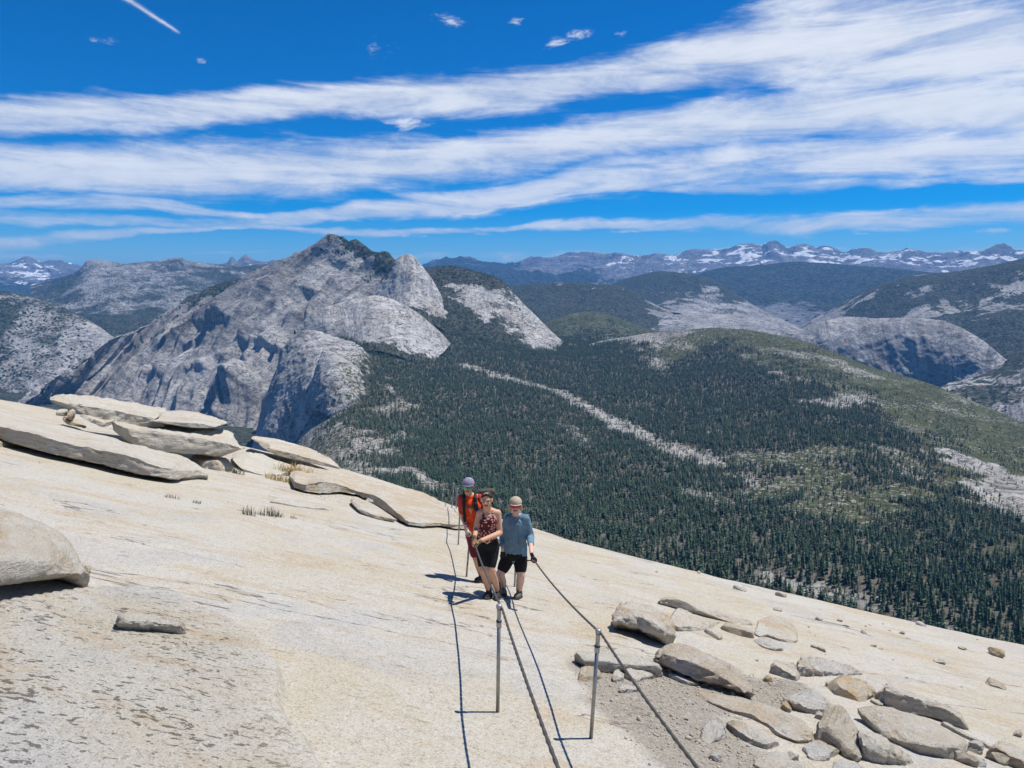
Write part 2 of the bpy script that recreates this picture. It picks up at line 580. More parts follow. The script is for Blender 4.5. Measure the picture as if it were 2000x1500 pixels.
TREE_GREEN = (0.030, 0.046, 0.026)
M_SLAB = mat_slab()
M_BOULDER = mat_boulder('boulder_granite', (0.60, 0.545, 0.435), (0.66, 0.62, 0.535), (0.56, 0.42, 0.26))
M_BOULDER_TAN = mat_boulder('boulder_granite_tan', (0.56, 0.475, 0.345), (0.60, 0.54, 0.43), (0.55, 0.37, 0.17))
M_BOULDER_GREY = mat_boulder('boulder_granite_grey', (0.56, 0.53, 0.475), (0.65, 0.63, 0.575), (0.53, 0.43, 0.30))
M_SHEET = mat_boulder('sheet_granite', (0.60, 0.55, 0.45), (0.64, 0.605, 0.52), (0.55, 0.43, 0.28), 0.9)


# ------------------------------------------------------------------ the granite dome the photographer stands on
def z_slab(x, y):
    xl = np.minimum(x, 0)
    return -2.32 - 0.205 * y - 0.20 * x - 0.012 * xl - 0.0003 * np.square(y + 0.5 * x)


def hit(px, py, lift=0.0):
    """Where the line of sight through a picture point meets the dome (raised by lift)."""
    px, py = np.broadcast_arrays(np.asarray(px, float), np.asarray(py, float))
    d = ray(px, py)
    d = d / np.hypot(d[..., 0], d[..., 1])[..., None]
    lo = np.full(px.shape, 0.8)
    hi = np.full(px.shape, 0.8)
    done = np.zeros(px.shape, bool)
    D = 0.8
    while D < 70:
        D2 = D * 1.02
        q = d * D2
        below = (q[..., 2] < z_slab(q[..., 0], q[..., 1]) + lift) & ~done
        lo = np.where(below, D, lo)
        hi = np.where(below, D2, hi)
        done |= below
        D = D2
    lo = np.where(done, lo, 60)
    hi = np.where(done, hi, 60)
    for _ in range(20):
        mid = (lo + hi) / 2
        q = d * mid[..., None]
        bel = q[..., 2] < z_slab(q[..., 0], q[..., 1]) + lift
        hi = np.where(bel, mid, hi)
        lo = np.where(bel, lo, mid)
    return d * hi[..., None]


EDGE = [(-500, 700), (-200, 742), (0, 780), (60, 791), (110, 801), (300, 838), (480, 872), (680, 918), (880, 986), (1050, 1034), (1110, 1054), (1200, 1077), (1300, 1103),
        (1400, 1129), (1500, 1151), (1600, 1172), (1750, 1206), (1900, 1240), (2000, 1259), (2200, 1300), (2500, 1360)]
_e = np.array(EDGE, float)
_eh = hit(_e[:, 0], _e[:, 1])
E_AZ = np.arctan2(_eh[:, 0], _eh[:, 1])
E_D = np.hypot(_eh[:, 0], _eh[:, 1])


def poly_xy(pts):
    p = np.array(pts, float)
    return hit(p[:, 0], p[:, 1])[:, :2]


def inside_dist(x, y, poly):
    """Signed distance (positive inside) of points to a closed polygon."""
    n = len(poly)
    best = np.full(x.shape, 1e9)
    ins = np.zeros(x.shape, bool)
    for i in range(n):
        a, b = poly[i], poly[(i + 1) % n]
        ex, ey = b - a
        t = np.clip(((x - a[0]) * ex + (y - a[1]) * ey) / (ex * ex + ey * ey), 0, 1)
        best = np.minimum(best, np.hypot(x - a[0] - t * ex, y - a[1] - t * ey))
        c = ((a[1] > y) != (b[1] > y)) & (x < (b[0] - a[0]) * (y - a[1]) / (b[1] - a[1] + 1e-12) + a[0])
        ins ^= c
    return np.where(ins, best, -best)


POLY_ROUGH = np.concatenate([poly_xy([(0, 1205), (120, 1172), (330, 1160), (420, 1205), (500, 1262), (545, 1325), (560, 1390), (610, 1460), (640, 1560), (640, 1900)]), [[-3.0, 0.5], [-7, 2], [-9, 5.5]]])
POLY_GRAVEL = poly_xy([(1115, 1290), (1150, 1375), (1235, 1440), (1345, 1530), (1560, 1560), (1500, 1480), (1400, 1400), (1620, 1380), (1560, 1330), (1470, 1320), (1300, 1300), (1260, 1285)])
POLY_SHEET = poly_xy([(380, 1010), (430, 985), (600, 1000), (640, 1010), (520, 1022), (400, 1020)])


def slab_height(x, y, detail=True):
    z = z_slab(x, y)
    r = np.hypot(x, y)
    az = np.arctan2(x, y)
    front = np.abs(az) < R(75)
    De = np.interp(az, E_AZ, E_D)
    De = np.where(front, De, np.interp(np.abs(az), [R(75), R(180)], [20, 14]))
    k = np.where(r > De, De / np.maximum(r, 1e-3), 1.0)
    ze = z_slab(x * k, y * k)
    o = np.maximum(r - De, 0)
    z = np.where(o > 0, ze + o * (ze / De) * 1.03 - 0.014 * o * o, z)
    z = np.maximum(z, -330 - 0.3 * o)
    P = np.stack([x, y, np.zeros_like(x)], -1)
    if detail:
        fade = sstep(r, 140, 40)
        z = z + fade * (0.045 * fbm(P / 3.2, 3) + 0.014 * fbm(P / 0.75 + 9, 3) + 0.05 * np.maximum(fbm(P * [0.10, 0.22, 1] + 4, 3), 0))
        s = inside_dist(x, y, POLY_ROUGH) + 0.16 * fbm(P / 0.9 + 31, 3)
        z = z + 0.10 * sstep(s, -0.03, 0.06) + 0.02 * sstep(s, 0, 1) * fbm(P / 0.35 + 3, 3)
        z = z - 0.02 * sstep(inside_dist(x, y, POLY_GRAVEL), -0.2, 0.25)
    return z


def build_dome():
    a_f = np.linspace(R(-44), R(44), 640)
    a_b = np.linspace(R(44), R(316), 70)[1:-1]
    az = np.concatenate([a_f, a_b])
    rr = np.concatenate([[0.25, 0.7, 1.2], np.geomspace(1.7, 46, 330), np.geomspace(49, 420, 26)])
    A, Rr = np.meshgrid(az, rr, indexing='ij')
    x, y = (Rr * np.sin(A)).ravel(), (Rr * np.cos(A)).ravel()
    z = slab_height(x, y)
    g = sstep(inside_dist(x, y, POLY_GRAVEL) + 0.25 * fbm(np.stack([x, y, 0 * x], -1) / 0.5, 3), -0.10, 0.12)
    ro = sstep(inside_dist(x, y, POLY_ROUGH) + 0.3 * fbm(np.stack([x, y, 0 * x], -1) / 0.9 + 31, 3), -0.15, 0.5)
    n, m_ = len(az), len(rr)
    idx = np.arange(n * m_).reshape(n, m_)
    idx = np.concatenate([idx, idx[:1]], 0)
    f = np.stack([idx[:-1, :-1], idx[:-1, 1:], idx[1:, 1:], idx[1:, :-1]], -1).reshape(-1, 4)
    f = f[:, ::-1]
    o = mesh_obj('granite_dome_ground', np.stack([x, y, z], -1), f, M_SLAB, attrs={'gravel': g, 'rough': ro})
    tag(o, 'pale cream granite dome sloping away in the foreground', 'ground', kind='structure')
    return o


build_dome()


# ------------------------------------------------------------------ terrain sheets: control nets of (picture x, picture y, distance) turned into world surfaces
NETS = {}


def dig(s):
    return [int(c) / 9 for c in s.split()[0]] if ' ' not in s.strip() else [int(c) / 9 for c in s.split()]


def sheet(name, label, rows, forest, mat, nu, nv, shrub=None, snow=None, back=(500, 260), noise=(), ribs=None, strokes=(), patch=(160, 45), cat='mountain', swap=False, contrast=(0.40, 0.60), amp=(0.5, 0.3), crest_noise=0.3, carve=()):
    P = np.array([[at(*c) for c in r] for r in rows])
    nr = len(rows)
    F = np.array([[int(c) / 9 for c in s] for s in forest])
    S = np.array([[int(c) / 9 for c in s] for s in (shrub or ['0' * len(rows[0])] * nr)])
    N = np.array([[int(c) / 9 for c in s] for s in (snow or ['0' * len(rows[0])] * nr)])
    if back:
        c = P[0].copy()
        h = np.hypot(c[:, 0], c[:, 1])
        for k in (1.0, 2.6):
            b = c.copy()
            b[:, :2] *= ((h + back[0] * k) / h)[:, None]
            b[:, 2] -= back[1] * k * (1 if k < 2 else 1.3)
            P = np.concatenate([b[None], P])
            F, S, N = (np.concatenate([q[:1], q]) for q in (F, S, N))
    C = np.stack([F, S, N], -1)
    P = np.concatenate([P, C], -1)
    # rows get samples by their length in the picture
    px, py = to_px(P[..., :3])
    seg = np.hypot(np.diff(px, axis=0), np.diff(py, axis=0)).mean(1)
    if back:
        seg[:2] = (6, 14)
    seg = np.maximum(seg, 5)
    cum = np.concatenate([[0], np.cumsum(seg)])
    tv = np.interp(np.linspace(0, cum[-1], nv), cum, np.arange(len(cum)))
    tu = np.linspace(0, P.shape[1] - 1, nu)
    G = pchip(P, tv)                                   # nv x C x 6
    G = np.swapaxes(pchip(np.swapaxes(G, 0, 1), tu), 0, 1)
    X = G[..., :3].copy()
    flat = X.reshape(-1, 3)
    # normals for displacement
    du = np.gradient(X, axis=1)
    dv = np.gradient(X, axis=0)
    nn = np.cross(du, dv)
    nn /= np.linalg.norm(nn, axis=-1, keepdims=True) + 1e-9
    nn *= np.sign(nn[..., 2:3] + 1e-6)
    h = np.zeros(flat.shape[0])
    su = np.concatenate([np.zeros((nv, 1)), np.cumsum(np.linalg.norm(np.diff(X, axis=1), axis=-1), 1)], 1)
    sv = np.concatenate([np.zeros((1, nu)), np.cumsum(np.linalg.norm(np.diff(X, axis=0), axis=-1), 0)], 0)
    su = su.mean(0)[None, :] + 0 * su
    su, sv = (sv, su) if swap else (su, sv)
    for (amp_, sc, kind, oc) in noise:
        h += amp_ * fbm(flat / sc + amp_, oc, 0.5, kind == 'r')
    if ribs:
        ra_, rw, rl = ribs                              # height, width across, length along the fall line
        U = np.concatenate([np.zeros((nv, 1)), np.cumsum(np.linalg.norm(np.diff(X, axis=1), axis=-1), 1)], 1)
        V = np.concatenate([np.zeros((1, nu)), np.cumsum(np.linalg.norm(np.diff(X, axis=0), axis=-1), 0)], 0)
        U = U.mean(0)[None, :] + 0 * U
        q = np.stack([U / rw, V / rl, 0 * U], -1).reshape(-1, 3)
        w = U.ravel() / rw + 0.9 * fbm(q * [0.6, 1, 1] + 3, 3)
        fr = w - np.floor(w)
        saw = np.where(fr < 0.22, fr / 0.22, (1 - fr) / 0.78)
        am = 0.35 + 0.65 * sstep(fbm(q * [0.5, 0.8, 1] + 40, 2), -0.4, 0.5)
        w2 = U.ravel() / rw * 2.7 + 1.2 * fbm(q * [1.5, 2, 1] + 13, 3)
        f2 = w2 - np.floor(w2)
        saw2 = np.where(f2 < 0.3, f2 / 0.3, (1 - f2) / 0.7)
        edge = sstep(V.ravel(), V.ravel().max() * 0.10, V.ravel().max() * 0.24)
        h += edge * ra_ * (am * saw + 0.30 * saw2 - 0.4)
    if carve:                                           # named ribs: gentle on the sunny side, steep on the other
        ax_, ay_ = to_px(flat)
        for pts, hh, wr_, wl_ in carve:
            best = np.full(len(flat), 1e9)
            sgn = np.zeros(len(flat))
            tt = np.zeros(len(flat))
            wob = 14 * fbm(flat / 260 + 3, 3)
            m_ = len(pts) - 1
            for i in range(m_):
                (x0, y0), (x1, y1) = pts[i], pts[i + 1]
                ex, ey = x1 - x0, y1 - y0
                t = np.clip(((ax_ - x0) * ex + (ay_ - y0) * ey) / (ex * ex + ey * ey), 0, 1)
                qx_, qy_ = ax_ - x0 - t * ex, ay_ - y0 - t * ey
                dd = np.hypot(qx_, qy_)
                c = ex * qy_ - ey * qx_
                up_ = dd < best
                best = np.where(up_, dd, best)
                sgn = np.where(up_, np.sign(c), sgn)
                tt = np.where(up_, (i + t) / m_, tt)
            sd = best * sgn + wob
            prof = np.where(sd < 0, np.exp(-np.square(sd / wr_)), np.exp(-np.square(sd / wl_)))
            prof = prof * sstep(tt, -0.05, 0.2) * sstep(tt, 1.02, 0.8) * (0.75 + 0.5 * fbm(flat / 200 + 8, 2))
            h += hh * prof
    if back:
        keep = np.interp(tv, [0, 1.2, 2.0, 2.55], [1, .5, crest_noise, 1.0])
        h = h * np.repeat(keep, nu)
    flat = flat + nn.reshape(-1, 3) * h[:, None]
    f = G[..., 3].ravel() + amp[0] * fbm(flat / patch[0], 3) + amp[1] * fbm(flat / patch[1] + 7, 2)
    f = sstep(f, *contrast) * np.clip(G[..., 3].ravel() * 1.4, 0, 1)
    s = np.clip(G[..., 4].ravel() + 0.4 * fbm(flat / patch[0] + 21, 3), 0, 1) * (G[..., 4].ravel() > 0.01)
    qx, qy = to_px(flat)
    for st in strokes:                                  # bare or wooded strips laid on the sheet
        pts, wid, fv, shv = st[:4]
        sp = []
        for (a, b) in pts:
            k = np.argmin((qx - a) ** 2 + (qy - b) ** 2)
            sp.append(flat[k])
        sp = np.array(sp)
        d = np.full(len(flat), 1e9)
        wob = np.maximum(0.15, 1 + 1.5 * fbm(flat / (wid * 0.8) + 5, 4))
        for a, b in zip(sp[:-1], sp[1:]):
            e = b - a
            t = np.clip(((flat - a) @ e) / (e @ e + 1e-9), 0, 1)
            d = np.minimum(d, np.linalg.norm(flat - a - t[:, None] * e, axis=1))
        k = sstep(d / (wid * wob), 1.0, 0.7) * (st[4] if len(st) > 4 else 1.0)
        f = f * (1 - k) + fv * k
        s = s * (1 - k) + shv * k
    fc = grid_faces(nv, nu)
    a, b, c = flat[fc[0, 0]], flat[fc[0, 1]], flat[fc[0, 2]]
    mid = fc[len(fc) // 2]
    nz = np.cross(flat[mid[1]] - flat[mid[0]], flat[mid[2]] - flat[mid[0]])[2]
    if nz < 0:
        fc = fc[:, ::-1]
    o = mesh_obj(name, flat, np.ascontiguousarray(fc), mat, attrs={'forest': f, 'shrub': s, 'snow': G[..., 5].ravel(), 'across': su.ravel(), 'along': sv.ravel()})
    tag(o, label, cat, kind='structure')
    NETS[name] = (flat.reshape(nv, nu, 3), f.reshape(nv, nu), s.reshape(nv, nu))
    return o


def shift(row, dpy, dd):
    return [(x, y + dpy, d + dd) for x, y, d in row]


M_VALLEY = mat_mountain('valley_ground', (0.40, 0.38, 0.335), (0.48, 0.465, 0.43), 1 / 9.0, TREE_GREEN, 0.0, 0.35, floor=((0.06, 0.058, 0.036), (0.20, 0.18, 0.145)))
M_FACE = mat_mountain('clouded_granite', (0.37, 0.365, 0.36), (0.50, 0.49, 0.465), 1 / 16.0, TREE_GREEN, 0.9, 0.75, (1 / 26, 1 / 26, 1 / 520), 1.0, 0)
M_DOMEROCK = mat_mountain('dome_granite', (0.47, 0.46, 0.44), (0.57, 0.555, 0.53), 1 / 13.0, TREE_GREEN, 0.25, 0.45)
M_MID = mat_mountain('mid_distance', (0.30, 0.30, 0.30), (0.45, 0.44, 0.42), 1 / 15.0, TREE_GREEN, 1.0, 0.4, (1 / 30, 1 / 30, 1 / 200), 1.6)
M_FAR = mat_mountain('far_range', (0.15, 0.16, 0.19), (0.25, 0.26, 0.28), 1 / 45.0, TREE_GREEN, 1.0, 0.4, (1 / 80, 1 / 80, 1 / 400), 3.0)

# wooded basin between the dome and the mountains, with the brushy ridge on its far side
crest = [(560, 740, 3000), (700, 628, 3300), (860, 640, 3500), (1000, 648, 3600), (1140, 668, 3700), (1290, 648, 3550), (1420, 641, 3450), (1560, 662, 3300), (1700, 716, 3050), (1820, 752, 2900), (1930, 800, 2700), (2050, 850, 2550), (2250, 920, 2400)]
basin = [crest,
    [(560, 820, 2650), (690, 680, 2800), (850, 690, 2950), (990, 690, 3050), (1130, 700, 3100), (1285, 690, 3050), (1420, 690, 2950), (1560, 715, 2750), (1690, 765, 2500), (1810, 810, 2350), (1930, 860, 2200), (2060, 905, 2100), (2280, 960, 2000)],
    [(540, 910, 2200), (690, 760, 2200), (850, 760, 2350), (990, 755, 2450), (1130, 765, 2450), (1280, 770, 2400), (1415, 775, 2300), (1555, 800, 2100), (1690, 850, 1900), (1810, 900, 1750), (1940, 955, 1600), (2080, 1000, 1500), (2300, 1060, 1450)],
    [(520, 980, 1750), (690, 850, 1750), (850, 845, 1850), (990, 845, 1850), (1130, 860, 1800), (1275, 880, 1700), (1410, 890, 1600), (1555, 915, 1480), (1690, 960, 1350), (1820, 1010, 1230), (1950, 1060, 1120), (2100, 1110, 1050), (2320, 1170, 1000)],
    [(500, 1050, 1350), (690, 950, 1300), (850, 950, 1320), (990, 960, 1300), (1130, 980, 1250), (1275, 1000, 1180), (1410, 1020, 1100), (1555, 1050, 1020), (1700, 1090, 930), (1830, 1140, 860), (1970, 1190, 790), (2120, 1240, 740), (2340, 1300, 700)],
    [(460, 1100, 1000), (690, 1060, 900), (850, 1070, 880), (990, 1090, 860), (1130, 1110, 830), (1275, 1140, 790), (1410, 1170, 740), (1555, 1210, 690), (1700, 1260, 630), (1840, 1320, 580), (1980, 1380, 530), (2140, 1440, 490), (2360, 1500, 470)],
    [(450, 1250, 600), (690, 1250, 560), (850, 1280, 540), (990, 1310, 520), (1130, 1350, 490), (1275, 1400, 460), (1410, 1450, 430), (1560, 1500, 400), (1710, 1560, 380), (1860, 1620, 350), (2010, 1690, 330), (2180, 1760, 300), (2400, 1830, 280)]]
sheet('forested_valley', 'wide dark conifer-covered valley below the granite dome', basin,
      ['3999813322222', '3999976543333', '2799999986542', '2599988788755', '2499999888888', '6888888888888', '8888888888888'], M_VALLEY, 620, 430,
      shrub=['2000247787777', '2000024777888', '4200000357876', '6400000457876', '6400000034565', '4200000000000', '0000000000000'], back=(400, 160), cat='valley',
      noise=[(26, 420, 'f', 4), (7, 90, 'f', 4)], contrast=(0.34, 0.72), amp=(0.55, 0.5),
      strokes=[([(905, 712), (985, 738), (1085, 765), (1180, 815), (1260, 850), (1330, 882), (1400, 905)], 36, 0.22, 0.2, .9),
               ([(640, 690), (700, 700)], 50, 0.2, 0.2, .7), ([(560, 830), (640, 770), (690, 730)], 70, 0.25, 0.5, .8),
               ([(740, 800), (800, 790)], 40, 0.25, 0.5, .8), ([(700, 880), (790, 850)], 30, 0.3, 0.4, .7), ([(600, 880), (660, 860)], 50, 0.3, 0.6, .8),
               ([(1310, 690), (1420, 660), (1500, 668)], 120, 0.12, 0.85, .9), ([(1540, 690), (1620, 700), (1690, 730)], 60, 0.1, 0.45, .8),
               ([(1620, 790), (1700, 780), (1760, 790)], 60, 0.25, 0.1, .9), ([(1760, 790), (1840, 830)], 110, 0.2, 0.9, .7), ([(1870, 840), (1990, 900)], 90, 0.2, 0.8, .7),
               ([(1880, 900), (1960, 930), (2000, 980)], 70, 0.04, 0.0, .95), ([(1930, 960), (2000, 1010)], 60, 0.1, 0.0, .8),
               ([(1480, 890), (1560, 900), (1640, 880)], 60, 0.16, 0.7, .9), ([(1500, 970), (1560, 945), (1610, 930)], 70, 0.16, 0.75, .9), ([(1640, 1000), (1690, 975), (1750, 955)], 80, 0.2, 0.75, .9), ([(1230, 700), (1290, 720)], 40, 0.3, 0.3, .8), ([(1100, 830), (1160, 870)], 30, 0.35, 0.3, .7), ([(1350, 960), (1420, 985)], 30, 0.35, 0.5, .7),
               ([(1440, 930), (1500, 950)], 30, 0.3, 0.5, .7), ([(1740, 880), (1800, 930)], 60, 0.3, 0.5, .7),
               ([(760, 925), (800, 915), (850, 955)], 22, 0.12, 0.3, .95), ([(1600, 1150), (1700, 1180)], 20, 0.3, 0.5, .7), ([(1500, 1125), (1640, 1160)], 14, 0.1, 0.4, .8),
               ([(1200, 650), (1270, 660), (1340, 680)], 60, 0.2, 0.5, .7)])

# long bare granite mountain
cr = [(60, 775, 3900), (94, 748, 4000), (150, 713, 4150), (227, 660, 4400), (290, 634, 4600), (367, 582, 4750), (460, 548, 4800), (546, 512, 4750), (600, 484, 4650), (652, 462, 4500), (705, 480, 4350), (760, 503, 4200), (800, 540, 4050)]
face = [cr,
    [(50, 785, 3850), (75, 775, 3950), (120, 745, 4100), (180, 715, 4300), (240, 690, 4450), (310, 650, 4550), (390, 612, 4600), (465, 580, 4600), (530, 548, 4550), (590, 525, 4450), (650, 530, 4300), (710, 545, 4150), (770, 575, 4000)],
    [(35, 800, 3800), (50, 805, 3900), (80, 790, 4050), (130, 775, 4200), (190, 755, 4300), (250, 722, 4400), (325, 690, 4450), (395, 655, 4450), (460, 625, 4400), (520, 600, 4300), (590, 600, 4150), (650, 605, 4000), (720, 625, 3850)],
    [(20, 830, 3700), (25, 840, 3800), (45, 840, 3950), (85, 835, 4050), (135, 825, 4150), (190, 800, 4200), (260, 765, 4250), (330, 730, 4250), (395, 705, 4200), (455, 690, 4100), (525, 690, 3950), (590, 690, 3750), (660, 690, 3550)],
    [(0, 880, 3600), (0, 890, 3700), (10, 890, 3800), (40, 890, 3900), (80, 880, 3950), (130, 860, 4000), (190, 835, 4000), (260, 810, 4000), (330, 795, 3950), (390, 790, 3850), (460, 790, 3650), (520, 800, 3450), (590, 810, 3250)],
    [(0, 960, 3400), (0, 970, 3500), (0, 970, 3600), (20, 970, 3650), (50, 970, 3700), (100, 950, 3700), (150, 930, 3700), (220, 910, 3700), (280, 900, 3650), (340, 900, 3550), (400, 900, 3350), (460, 920, 3150), (520, 950, 2950)]]
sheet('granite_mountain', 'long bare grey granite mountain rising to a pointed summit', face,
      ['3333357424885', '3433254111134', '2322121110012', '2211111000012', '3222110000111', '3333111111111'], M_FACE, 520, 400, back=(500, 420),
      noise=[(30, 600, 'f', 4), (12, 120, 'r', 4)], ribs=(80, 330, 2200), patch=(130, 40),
      carve=[([(735, 560), (640, 598), (592, 640), (545, 700), (480, 775), (420, 840)], 110, 46, 13), ([(655, 500), (580, 572), (510, 650), (450, 715), (380, 775), (320, 830)], 95, 42, 13),
             ([(570, 545), (480, 612), (410, 672), (330, 738), (260, 800)], 85, 36, 12), ([(510, 555), (410, 616), (320, 676), (230, 742), (180, 800)], 60, 32, 11), ([(610, 488), (530, 556), (460, 602), (400, 650)], 45, 26, 9),
             ([(700, 500), (650, 560), (610, 600)], 40, 22, 9), ([(430, 800), (360, 850), (300, 890)], 90, 36, 12), ([(505, 745), (470, 800), (430, 860)], 80, 30, 11),
             ([(395, 660), (430, 640), (480, 642)], 54, 34, 8), ([(485, 705), (530, 690), (580, 716)], 50, 34, 8), ([(325, 770), (380, 746), (435, 752)], 44, 30, 8), ([(390, 806), (450, 780), (520, 792)], 46, 32, 8),
             ([(295, 695), (350, 672), (402, 690)], 33, 26, 8), ([(225, 775), (290, 744), (342, 748)], 31, 26, 8), ([(540, 604), (590, 578), (655, 592)], 25, 24, 7), ([(435, 596), (500, 570), (555, 582)], 18, 22, 7), ([(145, 778), (200, 748), (252, 744)], 23, 22, 7),
             ([(440, 735), (480, 722), (515, 735)], 29, 22, 7), ([(560, 655), (600, 640), (640, 650)], 29, 22, 7)])

buttress = [
    [(585, 662, 3050), (560, 700, 3050), (535, 760, 3000), (512, 830, 2950), (490, 930, 2900)],
    [(582, 653, 2750), (556, 690, 2700), (536, 750, 2620), (518, 810, 2560), (492, 890, 2500)],
    [(605, 648, 2680), (588, 690, 2560), (575, 750, 2450), (566, 810, 2380), (548, 890, 2330)],
    [(640, 655, 2650), (622, 690, 2480), (612, 745, 2330), (603, 800, 2230), (580, 890, 2180)],
    [(690, 672, 2600), (668, 705, 2420), (655, 750, 2270), (640, 810, 2150), (610, 900, 2080)],
    [(730, 705, 2550), (725, 745, 2380), (715, 795, 2200), (700, 855, 2080), (660, 940, 2000)]]
sheet('granite_cliff', 'steep grey granite cliff with a dark shaded left face beside the forest', buttress,
      ['00000', '00000', '00000', '11100', '33333', '66655'], M_DOMEROCK, 150, 150, back=None, shrub=['00000'] * 4 + ['23344', '45566'], noise=[(16, 160, 'f', 4), (5, 40, 'r', 3)], patch=(60, 25), cat='cliff', swap=True)
spur = [
    [(636, 700, 2440), (622, 725, 2430), (610, 760, 2420), (595, 810, 2380)],
    [(632, 688, 2300), (622, 712, 2260), (612, 745, 2230), (600, 800, 2200)],
    [(652, 692, 2270), (646, 712, 2200), (640, 748, 2120), (628, 805, 2080)],
    [(690, 712, 2230), (684, 732, 2150), (675, 768, 2060), (660, 830, 2000)],
    [(725, 745, 2200), (720, 770, 2120), (710, 810, 2030), (690, 870, 1960)]]
sheet('granite_spur', 'small granite spur with a shaded face in front of the steep cliff', spur, ['0000', '0000', '1111', '3333', '6666'], M_DOMEROCK, 90, 90, back=None,
      shrub=['0000'] * 2 + ['1222', '3444', '4555'], noise=[(12, 110, 'f', 4), (4, 30, 'r', 3)], patch=(60, 25), cat='cliff', swap=True)

t0 = [(575, 645, 3200), (620, 606, 3220), (670, 590, 3260), (735, 577, 3300), (790, 595, 3250), (840, 630, 3200), (880, 672, 3120)]
t1 = [(580, 655, 3180), (620, 628, 3170), (672, 612, 3170), (730, 605, 3080), (785, 625, 3020), (830, 648, 2980), (870, 684, 2930)]
t2 = [(588, 668, 3160), (625, 662, 3110), (680, 650, 2980), (725, 645, 2880), (775, 655, 2860), (820, 672, 2850), (858, 696, 2840)]
sheet('rounded_granite_dome', 'rounded pale granite dome dotted with small trees', [t0, t1, t2, shift(t2, 40, -140)], ['1112332', '0012332', '3211223', '9999999'], M_DOMEROCK, 170, 100,
      back=(220, 130), noise=[(14, 160, 'f', 4), (4, 35, 'f', 3)], patch=(60, 22))
p0 = [(735, 560, 3900), (760, 525, 3900), (785, 500, 3880), (800, 497, 3870), (825, 520, 3840), (850, 556, 3800), (880, 612, 3740)]
p1 = [(728, 605, 3700), (752, 592, 3680), (778, 575, 3650), (800, 568, 3620), (828, 578, 3600), (852, 592, 3580), (878, 612, 3560)]
sheet('granite_pinnacle', 'blunt granite pinnacle below the pointed summit', [p0, p1, shift(p1, 45, -250)], ['3630012', '3310013', '8888999'], M_DOMEROCK, 120, 90, back=(160, 160),
      noise=[(16, 120, 'f', 4), (5, 30, 'r', 3)], patch=(60, 22))
w0 = [(800, 548, 4000), (835, 524, 4100), (880, 520, 4100), (930, 530, 4050), (975, 545, 3950), (1010, 580, 3850), (1045, 615, 3750), (1075, 645, 3650), (1100, 668, 3600)]
w1 = [(800, 590, 3700), (840, 580, 3750), (885, 575, 3750), (930, 580, 3700), (970, 595, 3650), (1005, 620, 3550), (1035, 645, 3500), (1065, 665, 3450), (1092, 682, 3420)]
w2 = [(800, 650, 3350), (840, 645, 3350), (885, 640, 3350), (930, 640, 3320), (970, 648, 3280), (1005, 665, 3250), (1035, 680, 3200), (1065, 692, 3180), (1092, 702, 3150)]
sheet('wooded_dome', 'half-wooded granite dome with a bare right flank', [w0, w1, w2, shift(w2, 40, -150)], ['999974211', '985344322', '999876556', '999999999'], M_DOMEROCK, 240, 140,
      shrub=['000012222', '001222222', '000122222', '0' * 9], back=(300, 160), noise=[(18, 200, 'f', 4), (5, 40, 'f', 3)], patch=(90, 30))
d0 = [(1540, 660, 5000), (1600, 632, 5050), (1660, 620, 5100), (1720, 622, 5100), (1775, 622, 5000), (1830, 625, 4950), (1880, 642, 4850), (1930, 675, 4750), (1965, 705, 4700)]
d1 = [(1560, 690, 4800), (1610, 670, 4800), (1665, 655, 4820), (1720, 655, 4800), (1775, 655, 4760), (1830, 662, 4720), (1875, 685, 4660), (1920, 706, 4630), (1955, 725, 4610)]
d2 = [(1590, 740, 4650), (1640, 740, 4640), (1690, 745, 4630), (1740, 750, 4620), (1790, 755, 4600), (1840, 755, 4560), (1880, 755, 4540), (1920, 752, 4530), (1960, 748, 4500)]
sheet('bald_granite_dome', 'bald grey granite dome with curved cracks beyond the brushy ridge', [d0, d1, d2, shift(d2, 90, -160)], ['211211111', '000000011', '000000000', '000000000'], M_FACE, 240, 140,
      back=(400, 120), noise=[(30, 300, 'f', 4), (14, 110, 'r', 4)], patch=(120, 40))
v0 = [(1760, 800, 3700), (1850, 752, 3900), (1920, 732, 4000), (2000, 690, 4100), (2100, 640, 4200), (2300, 600, 4300)]
v1 = [(1780, 840, 3400), (1870, 800, 3450), (1940, 790, 3500), (2020, 770, 3500), (2120, 750, 3550), (2300, 740, 3600)]
sheet('granite_slope', 'pale granite canyon slope at the edge of the view', [v0, v1, shift(v1, 70, -350), shift(v1, 150, -600)], ['356655', '145444', '111222', '111111'], M_FACE, 180, 110,
      back=(500, 150), noise=[(24, 260, 'f', 4), (6, 50, 'r', 3)], ribs=(24, 170, 600))
s0 = [(1560, 640, 7600), (1620, 605, 7600), (1680, 570, 7600), (1740, 548, 7600), (1800, 535, 7500), (1860, 530, 7400), (1920, 520, 7300), (2000, 503, 7200), (2120, 480, 7100), (2300, 455, 7000)]
s1 = [(1580, 660, 6600), (1640, 640, 6500), (1700, 620, 6400), (1760, 605, 6300), (1820, 600, 6200), (1880, 600, 6200), (1940, 600, 6000), (2010, 600, 5900), (2130, 600, 5800), (2300, 600, 5700)]
sheet('wooded_mountainside', 'dark wooded mountainside with pale granite streaks at the edge of view', [s0, s1, shift(s1, 75, -800), shift(s1, 160, -1200)],
      ['4567777666', '3566665566', '2688888999', '2444444444'], M_MID, 260, 130, back=(900, 200), noise=[(60, 700, 'f', 5), (14, 120, 'f', 4)], patch=(320, 90))
f0 = [(1150, 640, 6000), (1260, 618, 6200), (1340, 614, 6300), (1420, 614, 6400), (1500, 624, 6400), (1570, 642, 6300), (1680, 655, 6200)]
